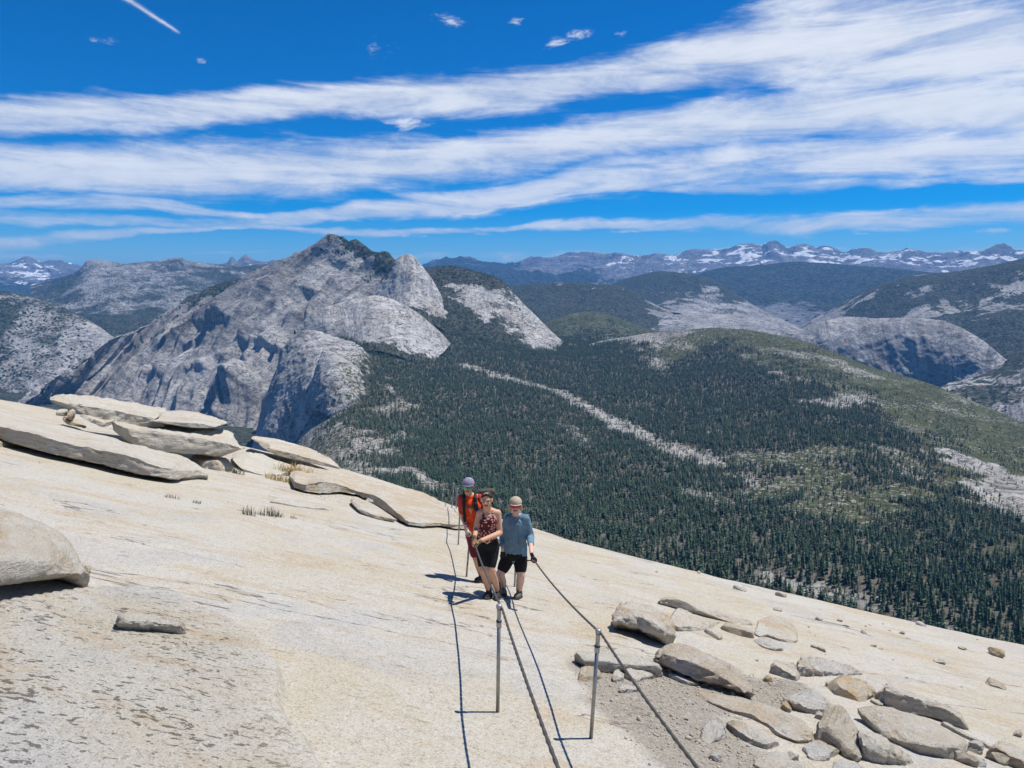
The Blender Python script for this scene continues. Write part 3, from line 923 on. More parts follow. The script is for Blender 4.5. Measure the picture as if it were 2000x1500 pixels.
sheet('valley_floor', 'pale granite valley floor between the ridge and the blue hills', [f0, shift(f0, 25, -700), shift(f0, 60, -1500)], ['5533346', '7533345', '7777777'], M_MID, 200, 70,
      back=(500, 60), noise=[(14, 300, 'f', 4), (5, 70, 'f', 3)], cat='valley')
b0 = [(1000, 662, 4600), (1060, 632, 4800), (1120, 613, 4900), (1160, 609, 4900), (1200, 619, 4850), (1260, 641, 4800), (1330, 660, 4700)]
sheet('brushy_hill', 'low olive green hill burnt bare of most trees', [b0, shift(b0, 26, -300), shift(b0, 70, -500)], ['4433455', '5544556', '8888888'], M_MID, 150, 70,
      shrub=['5889986', '5778875', '4444444'], back=(500, 90), noise=[(12, 240, 'f', 4), (4, 50, 'f', 3)], cat='hill', contrast=(.2, .9))
h0 = [(960, 560, 6800), (1030, 556, 7000), (1100, 552, 7000), (1170, 553, 6900), (1230, 565, 6800), (1270, 590, 6600), (1310, 610, 6400), (1345, 635, 6200)]
h1 = [(960, 600, 6200), (1030, 590, 6300), (1100, 588, 6300), (1170, 590, 6200), (1230, 600, 6100), (1270, 615, 6000), (1305, 630, 5900), (1340, 645, 5800)]
sheet('wooded_hill', 'dark wooded hill with granite patches behind the olive hill', [h0, h1, shift(h1, 50, -800)], ['97757443', '99998654', '99999999'], M_MID, 210, 90, back=(700, 150),
      noise=[(26, 420, 'f', 4), (8, 100, 'f', 3)], patch=(260, 80), cat='hill')
k0 = [(1180, 560, 9000), (1240, 540, 9000), (1290, 530, 9000), (1340, 533, 8900), (1390, 545, 8800), (1430, 570, 8600), (1480, 600, 8300), (1530, 625, 8000), (1575, 642, 7900)]
k1 = [(1190, 590, 8000), (1245, 580, 8000), (1295, 575, 8000), (1340, 580, 7900), (1385, 592, 7800), (1425, 605, 7600), (1470, 620, 7400), (1515, 632, 7200), (1560, 645, 7100)]
sheet('domed_hill', 'dark domed hill with a bare granite foot in the middle distance', [k0, k1, shift(k1, 35, -900)], ['999987432', '986534332', '665332232'], M_MID, 210, 90, back=(900, 160),
      noise=[(30, 500, 'f', 4), (9, 120, 'f', 3)], patch=(300, 90), cat='hill')
r0 = [(1330, 545, 12500), (1420, 521, 12500), (1500, 516, 12500), (1560, 512, 12500), (1640, 516, 12500), (1720, 522, 12300), (1800, 530, 12000), (1880, 538, 11800), (2000, 542, 11500)]
r1 = [(1330, 580, 10500), (1420, 570, 10500), (1500, 568, 10500), (1560, 570, 10500), (1640, 574, 10400), (1720, 578, 10300), (1800, 582, 10200), (1880, 585, 10000), (2000, 590, 9800)]
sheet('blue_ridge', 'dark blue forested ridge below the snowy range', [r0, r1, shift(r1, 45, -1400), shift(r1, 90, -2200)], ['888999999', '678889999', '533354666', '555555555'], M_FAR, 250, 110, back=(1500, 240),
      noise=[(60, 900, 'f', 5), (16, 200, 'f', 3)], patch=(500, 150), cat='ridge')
RX = [(820, 530), (870, 512), (900, 508), (945, 518), (985, 523), (1010, 521), (1035, 512), (1075, 510), (1110, 503), (1150, 502), (1190, 506), (1215, 500), (1245, 509), (1280, 505), (1320, 501), (1345, 494), (1400, 498), (1440, 490), (1470, 485),
      (1488, 492), (1510, 480), (1540, 493), (1572, 487), (1592, 493), (1612, 488), (1650, 501), (1690, 494), (1730, 501), (1780, 497), (1830, 499), (1870, 502), (1920, 495), (1955, 488), (1985, 500), (2030, 496), (2120, 490), (2250, 500)]
q0 = [(x, y, 18500) for x, y in RX]
q1 = [(x, 0.45 * y + 0.55 * 512 + 14, 17200) for x, y in RX]
q2 = [(x, 552, 15000) for x, y in RX]
q3 = [(x, 600, 12500) for x, y in RX]
nQ = len(RX)
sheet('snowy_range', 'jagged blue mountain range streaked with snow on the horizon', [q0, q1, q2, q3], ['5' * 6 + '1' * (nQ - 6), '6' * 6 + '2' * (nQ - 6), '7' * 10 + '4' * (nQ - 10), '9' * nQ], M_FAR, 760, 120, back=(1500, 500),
      snow=['1' * 9 + '345435467876' + '4' + '5' * (nQ - 22), '1' * 9 + '357547787876' + '6' + '788887' + '7' * (nQ - 28), '0' * 9 + '0012234' + '3' * 5 + '2' * (nQ - 21), '0' * nQ],
      noise=[(150, 1100, 'r', 5), (50, 260, 'r', 3)], patch=(600, 200), cat='mountain range', crest_noise=0.8)
l0 = [(60, 560, 10500), (110, 545, 10500), (150, 530, 10500), (172, 508, 10500), (190, 507, 10500), (240, 513, 10500), (300, 511, 10500), (350, 505, 10500), (365, 511, 10500), (420, 517, 10500), (470, 521, 10500), (520, 518, 10500), (600, 520, 10500)]
l1 = [(60, 578, 9200), (110, 568, 9200), (150, 556, 9200), (185, 548, 9200), (210, 545, 9200), (250, 545, 9100), (300, 545, 9000), (350, 545, 9000), (380, 548, 8900), (420, 550, 8800), (470, 552, 8700), (520, 555, 8600), (600, 560, 8500)]
l2 = [(60, 610, 7800), (110, 608, 7700), (150, 605, 7600), (185, 602, 7500), (210, 600, 7400), (250, 600, 7400), (300, 598, 7300), (350, 596, 7200), (380, 595, 7200), (420, 595, 7100), (470, 595, 7000), (520, 595, 6900), (600, 600, 6800)]
sheet('granite_plateau', 'speckled granite plateau country far behind the mountain', [l0, l1, l2, shift(l2, 45, -1400), shift(l2, 120, -2200)], ['6674455556676', '7764555666777', '6666656555667', '5789987543333', '4444444444444'], M_MID, 300, 150, back=(900, 200),
      noise=[(70, 700, 'f', 5), (24, 160, 'r', 4)], patch=(330, 90), cat='plateau', contrast=(0.15, 0.95))
n0 = [(-160, 520, 21000), (-40, 530, 21000), (0, 521, 21000), (30, 515, 21000), (55, 506, 21000), (80, 515, 21000), (105, 512, 21000), (140, 521, 21000), (190, 532, 21000)]
sheet('snowy_peak', 'distant snow-streaked peak at the edge of the view', [n0, [(x, 540, 18500) for x, _, _ in n0], [(x, 585, 15000) for x, _, _ in n0]], ['111111111', '333333335', '999999999'], M_FAR, 180, 80, back=(1500, 400),
      snow=['345556543', '457887542', '000000000'], noise=[(110, 800, 'r', 5), (30, 220, 'r', 3)], patch=(600, 200), crest_noise=0.7)
c0 = [(400, 522, 14500), (432, 518, 14500), (446, 512, 14500), (453, 502, 14500), (463, 511, 14500), (480, 499, 14500), (498, 510, 14500), (520, 512, 14500), (534, 508, 14500), (550, 516, 14500), (600, 524, 14500)]
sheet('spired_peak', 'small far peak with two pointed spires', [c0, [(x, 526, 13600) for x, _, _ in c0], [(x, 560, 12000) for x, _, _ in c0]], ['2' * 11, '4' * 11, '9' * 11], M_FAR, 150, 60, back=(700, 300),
      snow=['0' * 4 + '3555' + '000', '0' * 4 + '3434' + '000', '0' * 11], noise=[(40, 500, 'r', 4)], patch=(400, 150))
m0 = [(-160, 560, 6000), (-60, 565, 6000), (0, 570, 5900), (60, 580, 5800), (120, 600, 5600), (170, 625, 5400), (215, 655, 5200), (240, 672, 5100)]
m1 = [(-160, 640, 5400), (-60, 640, 5400), (0, 640, 5300), (50, 650, 5200), (100, 665, 5100), (140, 680, 5000), (180, 690, 4950), (218, 692, 4900)]
m2 = [(-160, 740, 4900), (-60, 740, 4850), (0, 735, 4800), (40, 740, 4700), (70, 748, 4600), (98, 752, 4500), (135, 742, 4600), (180, 722, 4700)]
sheet('granite_hillside', 'speckled granite hillside across the canyon', [m0, m1, m2, shift(m2, 90, -500)], ['56666532', '56755432', '55555532', '44444444'], M_MID, 230, 170, back=(700, 200),
      noise=[(60, 480, 'f', 5), (20, 110, 'r', 4)], patch=(220, 60), cat='hillside', contrast=(0.15, 0.95))
# lowest canyon country that closes the gaps behind the ridges
u0 = [(x, 590, 30000) for x in range(-1400, 3401, 400)]
u1 = [(x, 640, 9000) for x in range(-1400, 3401, 400)]
u2 = [(x, 800, 3900) for x in range(-1400, 3401, 400)]
u3 = [(x, 1200, 1000) for x in range(-1400, 3401, 400)]
u4 = [(x, 1900, 380) for x in range(-1400, 3401, 400)]
sheet('canyon_floor', 'low wooded ground deep between the mountains', [u0, u1, u2, u3, u4], ['6' * 13] * 5, M_MID, 200, 120, back=None, noise=[(30, 600, 'f', 4)], cat='ground')
# ------------------------------------------------------------------ loose rock
def ground_z(x, y):
    return float(slab_height(np.array([float(x)]), np.array([float(y)]))[0])


def _dist(p):
    return np.hypot(p[..., 0], p[..., 1])


def rock(name, label, zoom, bottom, edge, top, foot=None, lift=0.0, mat=None, rnd=2, rough=1.0, group=None, dmax=1.6, push=0.0, cuts=10):
    """A rock lofted from its lower front edge, upper front edge and back edge; it stands on the dome or, with foot, on what lies there."""
    ox, oy, zf = zoom
    conv = lambda l: np.array([(ox + x / zf, oy + y / zf) for x, y in l], float)
    b, e, t = conv(bottom), conv(edge), conv(top)
    K = len(b)
    if foot is None:
        Db = _dist(hit(b[:, 0], b[:, 1], lift))
        if K < 9:
            Db = 0.6 * Db + 0.4 * np.interp(np.arange(K), [0, K - 1], [Db[0], Db[-1]])
    else:
        fx, fy = ox + foot[0] / zf, oy + foot[1] / zf
        Db = np.full(K, float(_dist(hit(fx, fy)))) + push
    B = at(b[:, 0], b[:, 1], Db)
    E0 = at(e[:, 0], e[:, 1], Db)
    hgt = np.maximum(E0[:, 2] - B[:, 2], 0.015)
    De = Db + 0.22 * hgt
    E1 = at(e[:, 0], e[:, 1], De)
    wid = np.linalg.norm(B[-1] - B[0])
    hh = hgt.mean() + lift
    if foot is None:
        Dt = _dist(hit(t[:, 0], t[:, 1], np.full(K, hh)))
    else:
        up = E1[:, 2] - z_slab(E1[:, 0], E1[:, 1])
        Dt = _dist(hit(t[:, 0], t[:, 1], np.full(K, up.mean())))
    Dt = np.clip(Dt, De + 0.12 * wid, De + dmax * wid)
    if K < 9:
        Dt = 0.5 * Dt + 0.5 * np.interp(np.arange(K), [0, K - 1], [Dt[0], Dt[-1]])
    Dt = np.clip(Dt, De + 0.10 * wid, None)
    Tt = at(t[:, 0], t[:, 1], Dt)
    k = ((Dt + 0.12 * (Dt - Db) + 0.03) / Dt)[:, None]
    Bk = Tt * [1, 1, 0]
    Bk[:, :2] *= k
    if foot is None:
        Bk[:, 2] = z_slab(Bk[:, 0], Bk[:, 1]) - 0.06
        Bk[:, 2] = np.minimum(Bk[:, 2], Tt[:, 2] - 0.03)
        Un = 0.55 * B + 0.45 * Bk
        Un[:, 2] = z_slab(Un[:, 0], Un[:, 1]) - 0.08
        Bm = B.copy()
        if lift == 0:
            Bm[:, 2] = np.minimum(B[:, 2], z_slab(B[:, 0], B[:, 1]) - 0.05)
            loop = [Bm, B, E1, Tt, Bk, Un]
        else:
            loop = [B, E1, Tt, Bk, Un]
    else:
        Bk[:, 2] = B[:, 2] - 0.02
        Bk[:, 2] = np.minimum(Bk[:, 2], Tt[:, 2] - 0.03)
        Un = 0.5 * B + 0.5 * Bk
        Un[:, 2] -= 0.05
        loop = [B, E1, Tt, Bk, Un]
    up = slab_height(B[:, 0], B[:, 1]) - z_slab(B[:, 0], B[:, 1])
    loop = [q + np.stack([0 * up, 0 * up, np.full(K, up.mean() * .5) + up * .5], 1) for q in loop]
    L = np.array(loop)                                    # rows x K x 3
    n = 26 if wid < 0.6 else (44 if wid < 1.6 else 64)
    s = 7 if wid < 0.6 else (10 if wid < 1.6 else 12)
    tt_ = np.linspace(0, K - 1, n)
    if rnd <= 2 and (K < 9 or K > 10):                                # broken block: straight edges between its corners
        kk = np.clip(np.floor(tt_).astype(int), 0, K - 2)
        fr_ = (tt_ - kk)[None, :, None]
        G = L[:, kk] * (1 - fr_) + L[:, kk + 1] * fr_
    else:
        G = np.swapaxes(pchip(np.swapaxes(L, 0, 1), tt_), 0, 1)    # rows x n x 3
    rows = []
    for i in range(len(G)):
        a, c = G[i], G[(i + 1) % len(G)]
        for q in range(s):
            rows.append(a + (c - a) * (q / s))
    G = np.array(rows)                                    # m x n x 3
    m_ = len(G)
    ax = G[:, -1].mean(0) - G[:, 0].mean(0)
    for _ in range(2):                                    # rounded ends
        for end in (0, -1):
            c = G[:, end].mean(0)
            col = c + (G[:, end] - c) * 0.62 + ax * (0.018 if end else -0.018)
            G = np.concatenate([col[:, None], G], 1) if end == 0 else np.concatenate([G, col[:, None]], 1)
    for _ in range(rnd - 1 if rnd <= 2 else rnd - 1):
        S = G.copy()
        S = 0.5 * G + 0.25 * (np.roll(G, 1, 0) + np.roll(G, -1, 0))
        S[:, 1:-1] = 0.6 * S[:, 1:-1] + 0.2 * (S[:, 2:] + S[:, :-2])
        G = S
    nn_ = G.shape[1]
    c = G.mean(1, keepdims=True)
    du = np.roll(G, -1, 0) - np.roll(G, 1, 0)
    dv = np.gradient(G, axis=1)
    nv_ = np.cross(du, dv)
    nv_ /= np.linalg.norm(nv_, axis=-1, keepdims=True) + 1e-9
    if ((G - c) * nv_).sum() < 0:
        nv_ = -nv_
    th = max(min(wid, 3 * float(hgt.mean()) + 0.15), 0.1)
    fl = G.reshape(-1, 3)
    seed = RNG.uniform(0, 90)
    d = rough * th * (0.055 * fbm(fl / (0.42 * th) + seed, 3) - 0.075 * np.abs(gnoise(fl / (0.26 * th) * [1, 1, 1.8] + seed + 5)) - 0.035 * np.abs(gnoise(fl / (0.12 * th) + seed + 9)) + 0.022 * fbm(fl / (0.07 * th) + seed, 2))
    # flat facets: quantise the relief a little so the block looks broken rather than moulded
    d += rough * th * 0.08 * (np.round(fbm(fl / (0.6 * th) + seed + 50, 2) * 3) / 3)
    fl = fl + nv_.reshape(-1, 3) * d[:, None]
    cen = fl.mean(0)
    axs = np.linalg.svd(fl - cen, full_matrices=False)
    axm = axs[2]
    spread = np.maximum(axs[1] / math.sqrt(len(fl)), 1e-3)
    loc = (fl - cen) @ axm.T / spread
    r2 = np.random.default_rng(int(seed * 1000))
    for _ in range(int(cuts)):                            # break flat faces off the block
        nrm = r2.normal(size=3) * [1.0, 1.0, 0.8]
        nrm /= np.linalg.norm(nrm)
        dd = loc @ nrm
        lim = dd.max() * r2.uniform(0.74, 0.94)
        loc = loc - np.maximum(dd - lim, 0)[:, None] * nrm * 0.92
    fl = cen + (loc * spread) @ axm
    base = fl.mean(0)
    base = np.array([base[0], base[1], fl[:, 2].min()])
    c0, c1 = fl.reshape(m_, nn_, 3)[:, 0].mean(0), fl.reshape(m_, nn_, 3)[:, -1].mean(0)
    V = np.concatenate([fl, [c0, c1]]) - base
    F = []
    idx = np.arange(m_ * nn_).reshape(m_, nn_)
    for i in range(m_):
        j = (i + 1) % m_
        for q in range(nn_ - 1):
            F.append((idx[i, q], idx[i, q + 1], idx[j, q + 1], idx[j, q]))
        F.append((idx[i, 0], idx[j, 0], len(fl)))
        F.append((idx[j, -1], idx[i, -1], len(fl) + 1))
    o = mesh_obj(name, V, [tuple(int(x) for x in f) for f in F], mat or M_BOULDER)
    bm = bmesh.new()
    bm.from_mesh(o.data)
    bmesh.ops.recalc_face_normals(bm, faces=bm.faces)
    bm.to_mesh(o.data)
    bm.free()
    o.data.set_sharp_from_angle(angle=R(32))
    o.location = base
    tag(o, label, 'rock', group)
    return o


BG, BT, BY, BS = M_BOULDER, M_BOULDER_TAN, M_BOULDER_GREY, M_SHEET
Z1, Z2, Z3, Z4, Z5, Z6, Z7 = (60, 750, 4.762), (430, 830, 4.0816), (1100, 1140, 5.0), (1440, 1160, 6.25), (1340, 1340, 5.5556), (1640, 1300, 5.5556), (0, 960, 4.6875)
GS, GR = 'stacked slabs at the rim of the dome', 'loose rocks right of the cables'
# --- stack at the rim
rock('flat_rock', 'long low granite slab with a shaded tan front face, nearest of the stack', (0, 0, 1),
     [(-60, 846), (0, 862), (60, 878), (125, 894), (190, 908), (240, 920), (290, 930), (340, 937), (390, 928)],
     [(-60, 814), (0, 829), (60, 842), (125, 861), (190, 874), (240, 884), (290, 903), (340, 916), (390, 918)],
     [(-60, 790), (0, 802), (60, 816), (125, 828), (190, 842), (245, 862), (300, 875), (352, 888), (388, 908)], lift=0.10, mat=BG, rnd=2, rough=0.4, group=GS, cuts=4)
rock('boulder', 'small tan stone at the left end of the long slab', (0, 0, 1), [(-30, 874), (0, 876), (28, 876), (52, 864)], [(-30, 856), (0, 860), (28, 864), (52, 860)], [(-30, 840), (2, 843), (34, 848), (52, 858)], mat=BT, rnd=4, rough=.7, group=GS)
FT = (1500, 760)
rock('flat_rock', 'broad pitted granite slab at the top of the stack', Z1, [(235, 235), (400, 245), (560, 330), (780, 380), (1000, 430), (1260, 450)], [(205, 165), (400, 180), (560, 205), (780, 235), (1000, 270), (1260, 330)], [(225, 98), (400, 92), (560, 115), (780, 150), (1000, 180), (1260, 235)],
     foot=FT, push=0.9, mat=BG, rough=.6, group=GS)
rock('boulder', 'thick rounded granite block with a shaded belly in the stack', Z1, [(670, 460), (850, 540), (1000, 590), (1300, 645), (1600, 672), (1760, 700), (1985, 625)], [(680, 415), (850, 405), (1000, 410), (1300, 440), (1560, 460), (1760, 490), (1980, 605)], [(740, 350), (860, 318), (1060, 310), (1300, 360), (1550, 385), (1790, 400), (1970, 580)],
     foot=FT, push=0.0, mat=BG, rnd=5, rough=.5, group=GS, cuts=4)
rock('flat_rock', 'flat slab lying on the thick rounded block of the stack', Z1, [(1055, 350), (1150, 378), (1400, 404), (1600, 410), (1780, 418), (1832, 390)], [(1055, 325), (1150, 338), (1400, 352), (1600, 366), (1780, 385), (1832, 374)], [(1090, 296), (1190, 256), (1400, 233), (1550, 258), (1700, 316), (1826, 366)],
     foot=FT, push=0.5, mat=BS, rough=.5, group=GS)
rock('flat_rock', 'wedge of granite jammed between the slabs of the stack', Z1, [(460, 312), (560, 365), (690, 418), (750, 385)], [(462, 292), (560, 318), (680, 365), (760, 345)], [(500, 272), (600, 264), (700, 280), (790, 305)], foot=FT, push=0.5, mat=BG, rough=.6, group=GS)
rock('boulder', 'squat block propping up the stack at its lower end', Z1, [(1490, 720), (1600, 800), (1750, 828), (1885, 812)], [(1500, 676), (1610, 700), (1770, 712), (1880, 775)], [(1520, 640), (1630, 650), (1790, 672), (1885, 742)], mat=BG, rnd=3, rough=.6, group=GS)
rock('boulder', 'pale chock stone under the upper end of the stack', Z1, [(298, 345), (345, 375), (420, 390), (505, 405)], [(298, 310), (345, 335), (420, 352), (508, 378)], [(320, 290), (370, 305), (445, 330), (512, 370)], foot=(400, 420), mat=BS, rnd=4, rough=.5, group=GS)
rock('boulder', 'little upright stone wedged under the top slab of the stack', Z1, [(325, 330), (362, 335), (405, 305)], [(330, 285), (365, 275), (410, 250)], [(350, 228), (385, 218), (415, 236)], foot=(400, 420), mat=BS, rnd=4, rough=.5, group=GS)
rock('boulder', 'dark stone at the upper left end of the stack', Z1, [(228, 285), (280, 292), (335, 288)], [(232, 250), (285, 252), (340, 244)], [(250, 222), (290, 220), (345, 222)], foot=(400, 420), push=0.2, mat=BG, rnd=3, rough=.7, group=GS)
rock('flat_rock', 'slim slab raised over a dark gap beyond the yellow grass', Z2, [(265, 135), (390, 235), (620, 292), (830, 342), (995, 362)], [(270, 122), (400, 185), (620, 235), (830, 296), (1000, 352)], [(280, 106), (440, 124), (700, 195), (870, 255), (1003, 344)], foot=(620, 345), push=0.1, mat=BS, rough=.4, group=GS)
rock('flat_rock', 'pale sheet of granite left of the yellow grass tuft', Z2, [(60, 300), (180, 388), (330, 428), (480, 420), (580, 385)], [(60, 262), (180, 345), (330, 390), (480, 388), (580, 355)], [(150, 180), (250, 185), (400, 255), (520, 296), (585, 318)], mat=BS, rough=.4, group=GS, lift=0.04)
rock('flat_rock', 'broad pale sheet of granite with an arched shaded edge behind the hikers', Z2,
     [(582, 505), (680, 532), (800, 548), (960, 535), (1110, 560), (1250, 640), (1400, 740), (1500, 800), (1620, 812), (1750, 805), (1880, 830), (1990, 825)],
     [(590, 448), (680, 478), (800, 446), (960, 472), (1110, 528), (1270, 572), (1400, 690), (1500, 768), (1620, 786), (1750, 780), (1880, 798), (1990, 790)],
     [(620, 312), (720, 330), (900, 368), (1020, 378), (1200, 436), (1350, 470), (1500, 506), (1620, 536), (1730, 588), (1770, 645), (1860, 660), (1990, 700)], mat=BS, rnd=1, rough=.5, group=GS, dmax=3, cuts=0, lift=.05)
rock('flat_rock', 'loose tilted flake with a shadowed left edge below the broad sheet', Z2, [(1062, 655), (1090, 708), (1220, 748), (1388, 768)], [(1042, 608), (1110, 660), (1230, 715), (1390, 748)], [(1050, 582), (1140, 590), (1270, 645), (1392, 735)], mat=BS, rough=.5, group=GS, lift=.03)
rock('boulder', 'small triangular stone above the tilted flake', Z2, [(1130, 612), (1210, 640), (1300, 655)], [(1132, 596), (1215, 600), (1290, 590)], [(1150, 578), (1220, 565), (1280, 560)], mat=BG, rough=.6, group=GS)
rock('flat_rock', 'thin low flake lying alone between the grass tufts', Z2, [(402, 622), (500, 640), (620, 665), (740, 676), (885, 682)], [(402, 606), (500, 622), (620, 648), (740, 660), (890, 662)], [(430, 588), (530, 578), (660, 598), (770, 628), (892, 648)], mat=BS, rough=.4, group=GS)
rock('boulder', 'pebble-sized stone at the foot of the tilted flake', Z2, [(1395, 765), (1410, 772), (1425, 768)], [(1395, 745), (1410, 750), (1425, 748)], [(1398, 735), (1412, 732), (1426, 738)], mat=BS, rnd=3, group=GS)
# --- left foreground
rock('boulder', 'big rounded granite boulder with a tan shaded underside', Z7, [(-320, 960), (-150, 950), (0, 935), (280, 915), (560, 897), (710, 852), (800, 785)], [(-320, 590), (-150, 610), (0, 628), (300, 655), (500, 700), (640, 770), (805, 755)],
     [(-320, 120), (-150, 125), (0, 150), (200, 172), (420, 300), (610, 455), (760, 690)], lift=0.16, mat=BG, rnd=7, rough=.4, cuts=2)
rock('boulder', 'thin jagged rock fragment on the pitted sheet', Z7, [(1075, 1335), (1200, 1345), (1350, 1350), (1480, 1362), (1660, 1372)], [(1095, 1262), (1200, 1300), (1350, 1300), (1480, 1322), (1665, 1342)], [(1105, 1222), (1230, 1212), (1400, 1210), (1530, 1268), (1692, 1308)], lift=0.06, mat=BG, rough=0.8, cuts=4)
# --- rocks right of the cables
rock('boulder', 'large undercut granite block, uppermost of the big rocks by the cable', Z3, [(470, 405), (545, 405), (740, 465), (870, 545), (990, 580), (1075, 535)], [(500, 215), (620, 245), (750, 305), (880, 395), (1000, 470), (1080, 500)], [(550, 160), (700, 165), (880, 185), (1000, 240), (1060, 340), (1085, 430)], lift=0.13, mat=BG, rnd=2, rough=0.87, group=GR)
rock('boulder', 'pale lumpy rock joined to the big undercut block', Z3, [(1075, 485), (1200, 480), (1360, 475), (1480, 435), (1545, 405)], [(1075, 430), (1200, 415), (1330, 415), (1440, 395), (1540, 385)], [(1010, 228), (1150, 245), (1300, 295), (1430, 345), (1545, 375)], mat=BG, rough=0.87, group=GR)
rock('flat_rock', 'long dark-fronted slab behind the undercut block', Z3, [(932, 190), (1000, 205), (1100, 240), (1230, 288), (1400, 335), (1600, 380), (1800, 400)], [(936, 150), (1000, 116), (1085, 132), (1230, 195), (1390, 275), (1600, 325), (1800, 372)], [(960, 132), (1015, 108), (1100, 116), (1260, 180), (1480, 240), (1660, 300), (1830, 350)], lift=.02, mat=BG, rough=0.72, group=GR)
rock('boulder', 'small egg-shaped stone beside the lumpy rock', Z3, [(1362, 470), (1440, 535), (1530, 572), (1568, 550)], [(1366, 445), (1450, 478), (1530, 520), (1570, 525)], [(1400, 412), (1470, 418), (1545, 468), (1570, 505)], mat=BG, rnd=4, rough=0.72, group=GR)
rock('boulder', 'small brick-shaped rock above the egg-shaped stone', Z3, [(1548, 445), (1645, 492), (1740, 522), (1855, 540)], [(1552, 392), (1650, 418), (1745, 448), (1862, 475)], [(1580, 366), (1685, 386), (1785, 416), (1868, 452)], mat=BT, rnd=1, rough=0.87, group=GR)
rock('boulder', 'big dark whale-backed boulder overhanging a deep shadow', Z3, [(868, 725), (960, 790), (1110, 880), (1350, 945), (1600, 1000), (1770, 1050), (1850, 1055)], [(880, 690), (980, 660), (1110, 680), (1340, 780), (1560, 880), (1720, 950), (1848, 1000)], [(950, 580), (1080, 546), (1200, 556), (1420, 664), (1650, 755), (1795, 830), (1848, 930)], lift=0.10, mat=BY, rnd=2, rough=1.01, group=GR)
rock('boulder', 'low shadowed stone under the whale-backed boulder', Z3, [(1030, 900), (1160, 970), (1320, 1010)], [(1032, 866), (1165, 905), (1310, 965)], [(1060, 842), (1180, 866), (1310, 925)], mat=BY, rough=0.87, group=GR)
rock('flat_rock', 'flat pale slab propped on small stones beside the cable post', Z3, [(140, 705), (200, 795), (400, 842), (540, 822), (700, 815), (935, 830)], [(126, 668), (200, 722), (400, 765), (540, 772), (720, 785), (942, 790)], [(150, 650), (320, 640), (480, 635), (650, 655), (800, 712), (946, 748)], lift=0.10, mat=BS, rough=0.58, group=GR)
rock('boulder', 'tan stone propping the flat slab behind the cable post', Z3, [(132, 965), (205, 985), (295, 980), (372, 930)], [(140, 890), (215, 905), (300, 900), (386, 865)], [(195, 795), (260, 796), (335, 805), (388, 850)], mat=BT, rnd=2, rough=0.87, group=GR)
rock('boulder', 'little upright stone between the two propping stones', Z3, [(476, 962), (530, 970), (592, 965)], [(476, 890), (530, 905), (592, 915)], [(500, 838), (542, 826), (590, 872)], mat=BG, rnd=2, rough=0.87, group=GR)
rock('boulder', 'rounded stone crossed by the cable below the flat slab', Z3, [(578, 935), (640, 980), (740, 995), (900, 915)], [(585, 870), (650, 905), (745, 925), (902, 878)], [(620, 812), (720, 806), (850, 836), (906, 872)], mat=BG, rnd=2, rough=0.87, group=GR)
rock('boulder', 'low half-buried rock in the gravel beside the cable', Z3, [(540, 1070), (640, 1078), (775, 1070)], [(545, 1030), (640, 1025), (775, 1035)], [(570, 985), (645, 975), (745, 1000)], mat=BG, rnd=2, rough=0.87, group=GR)
rock('flat_rock', 'rough-topped plate of granite above the lens-shaped stone', Z4, [(205, 535), (370, 520), (545, 600), (720, 610)], [(205, 510), (375, 495), (545, 560), (725, 580)], [(285, 240), (410, 232), (580, 285), (740, 400)], mat=BG, rough=0.58, group=GR)
rock('boulder', 'lens-shaped stone under the edge of the rough plate', Z4, [(182, 602), (300, 668), (430, 706), (555, 695)], [(190, 570), (310, 620), (440, 652), (558, 655)], [(235, 522), (350, 516), (480, 566), (555, 625)], mat=BY, rnd=3, rough=0.72, group=GR)
rock('boulder', 'sharp-edged tan cube of rock with a dark left face', Z4, [(368, 965), (500, 1008), (640, 1058), (740, 1078), (770, 1045)], [(405, 820), (515, 885), (640, 955), (750, 1010), (772, 985)], [(470, 812), (590, 806), (690, 816), (755, 880), (772, 950)], mat=BG, rnd=1, rough=0.72, group=GR)
rock('boulder', 'grey ribbed mound of rock behind the tan cube', Z4, [(730, 1010), (850, 1030), (1040, 1015), (1280, 1000), (1530, 975)], [(735, 855), (860, 880), (1050, 920), (1280, 945), (1530, 950)], [(800, 750), (890, 735), (1060, 745), (1300, 825), (1520, 925)], mat=BY, rnd=2, rough=1.15, group=GR)
rock('boulder', 'tan wedge-shaped block with an orange stained front', Z4, [(1028, 1085), (1150, 1290), (1290, 1340), (1440, 1378), (1540, 1380), (1650, 1270)], [(1035, 1045), (1190, 1085), (1300, 1165), (1430, 1235), (1545, 1330), (1660, 1225)], [(1100, 990), (1280, 955), (1420, 985), (1570, 1035), (1660, 1115), (1705, 1185)], mat=BT, rnd=1, rough=0.72, group=GR)
rock('boulder', 'small grey-topped stone resting by the upper plate edge', Z4, [(915, 640), (1000, 700), (1085, 720)], [(912, 628), (1000, 655), (1088, 680)], [(935, 612), (1010, 618), (1090, 660)], mat=BG, rnd=2, rough=0.87, group=GR)
rock('flat_rock', 'long dark slab leaning on the bare slope, farthest right of the upper rocks', Z6, [(385, 345), (480, 440), (740, 510), (1050, 582), (1200, 632), (1365, 690)], [(395, 295), (505, 180), (710, 300), (1010, 420), (1255, 500), (1365, 640)], [(440, 225), (545, 172), (780, 292), (1070, 392), (1295, 490), (1375, 630)], lift=.02, mat=BG, rnd=1, rough=0.72, group=GR)
rock('boulder', 'rough grey hump in front of the tan wedge', Z4, [(525, 1300), (650, 1440), (800, 1510), (1020, 1490)], [(525, 1240), (650, 1295), (800, 1370), (1060, 1400)], [(590, 1186), (750, 1150), (960, 1148), (1160, 1300)], mat=BY, rnd=2, rough=1.15, group=GR)
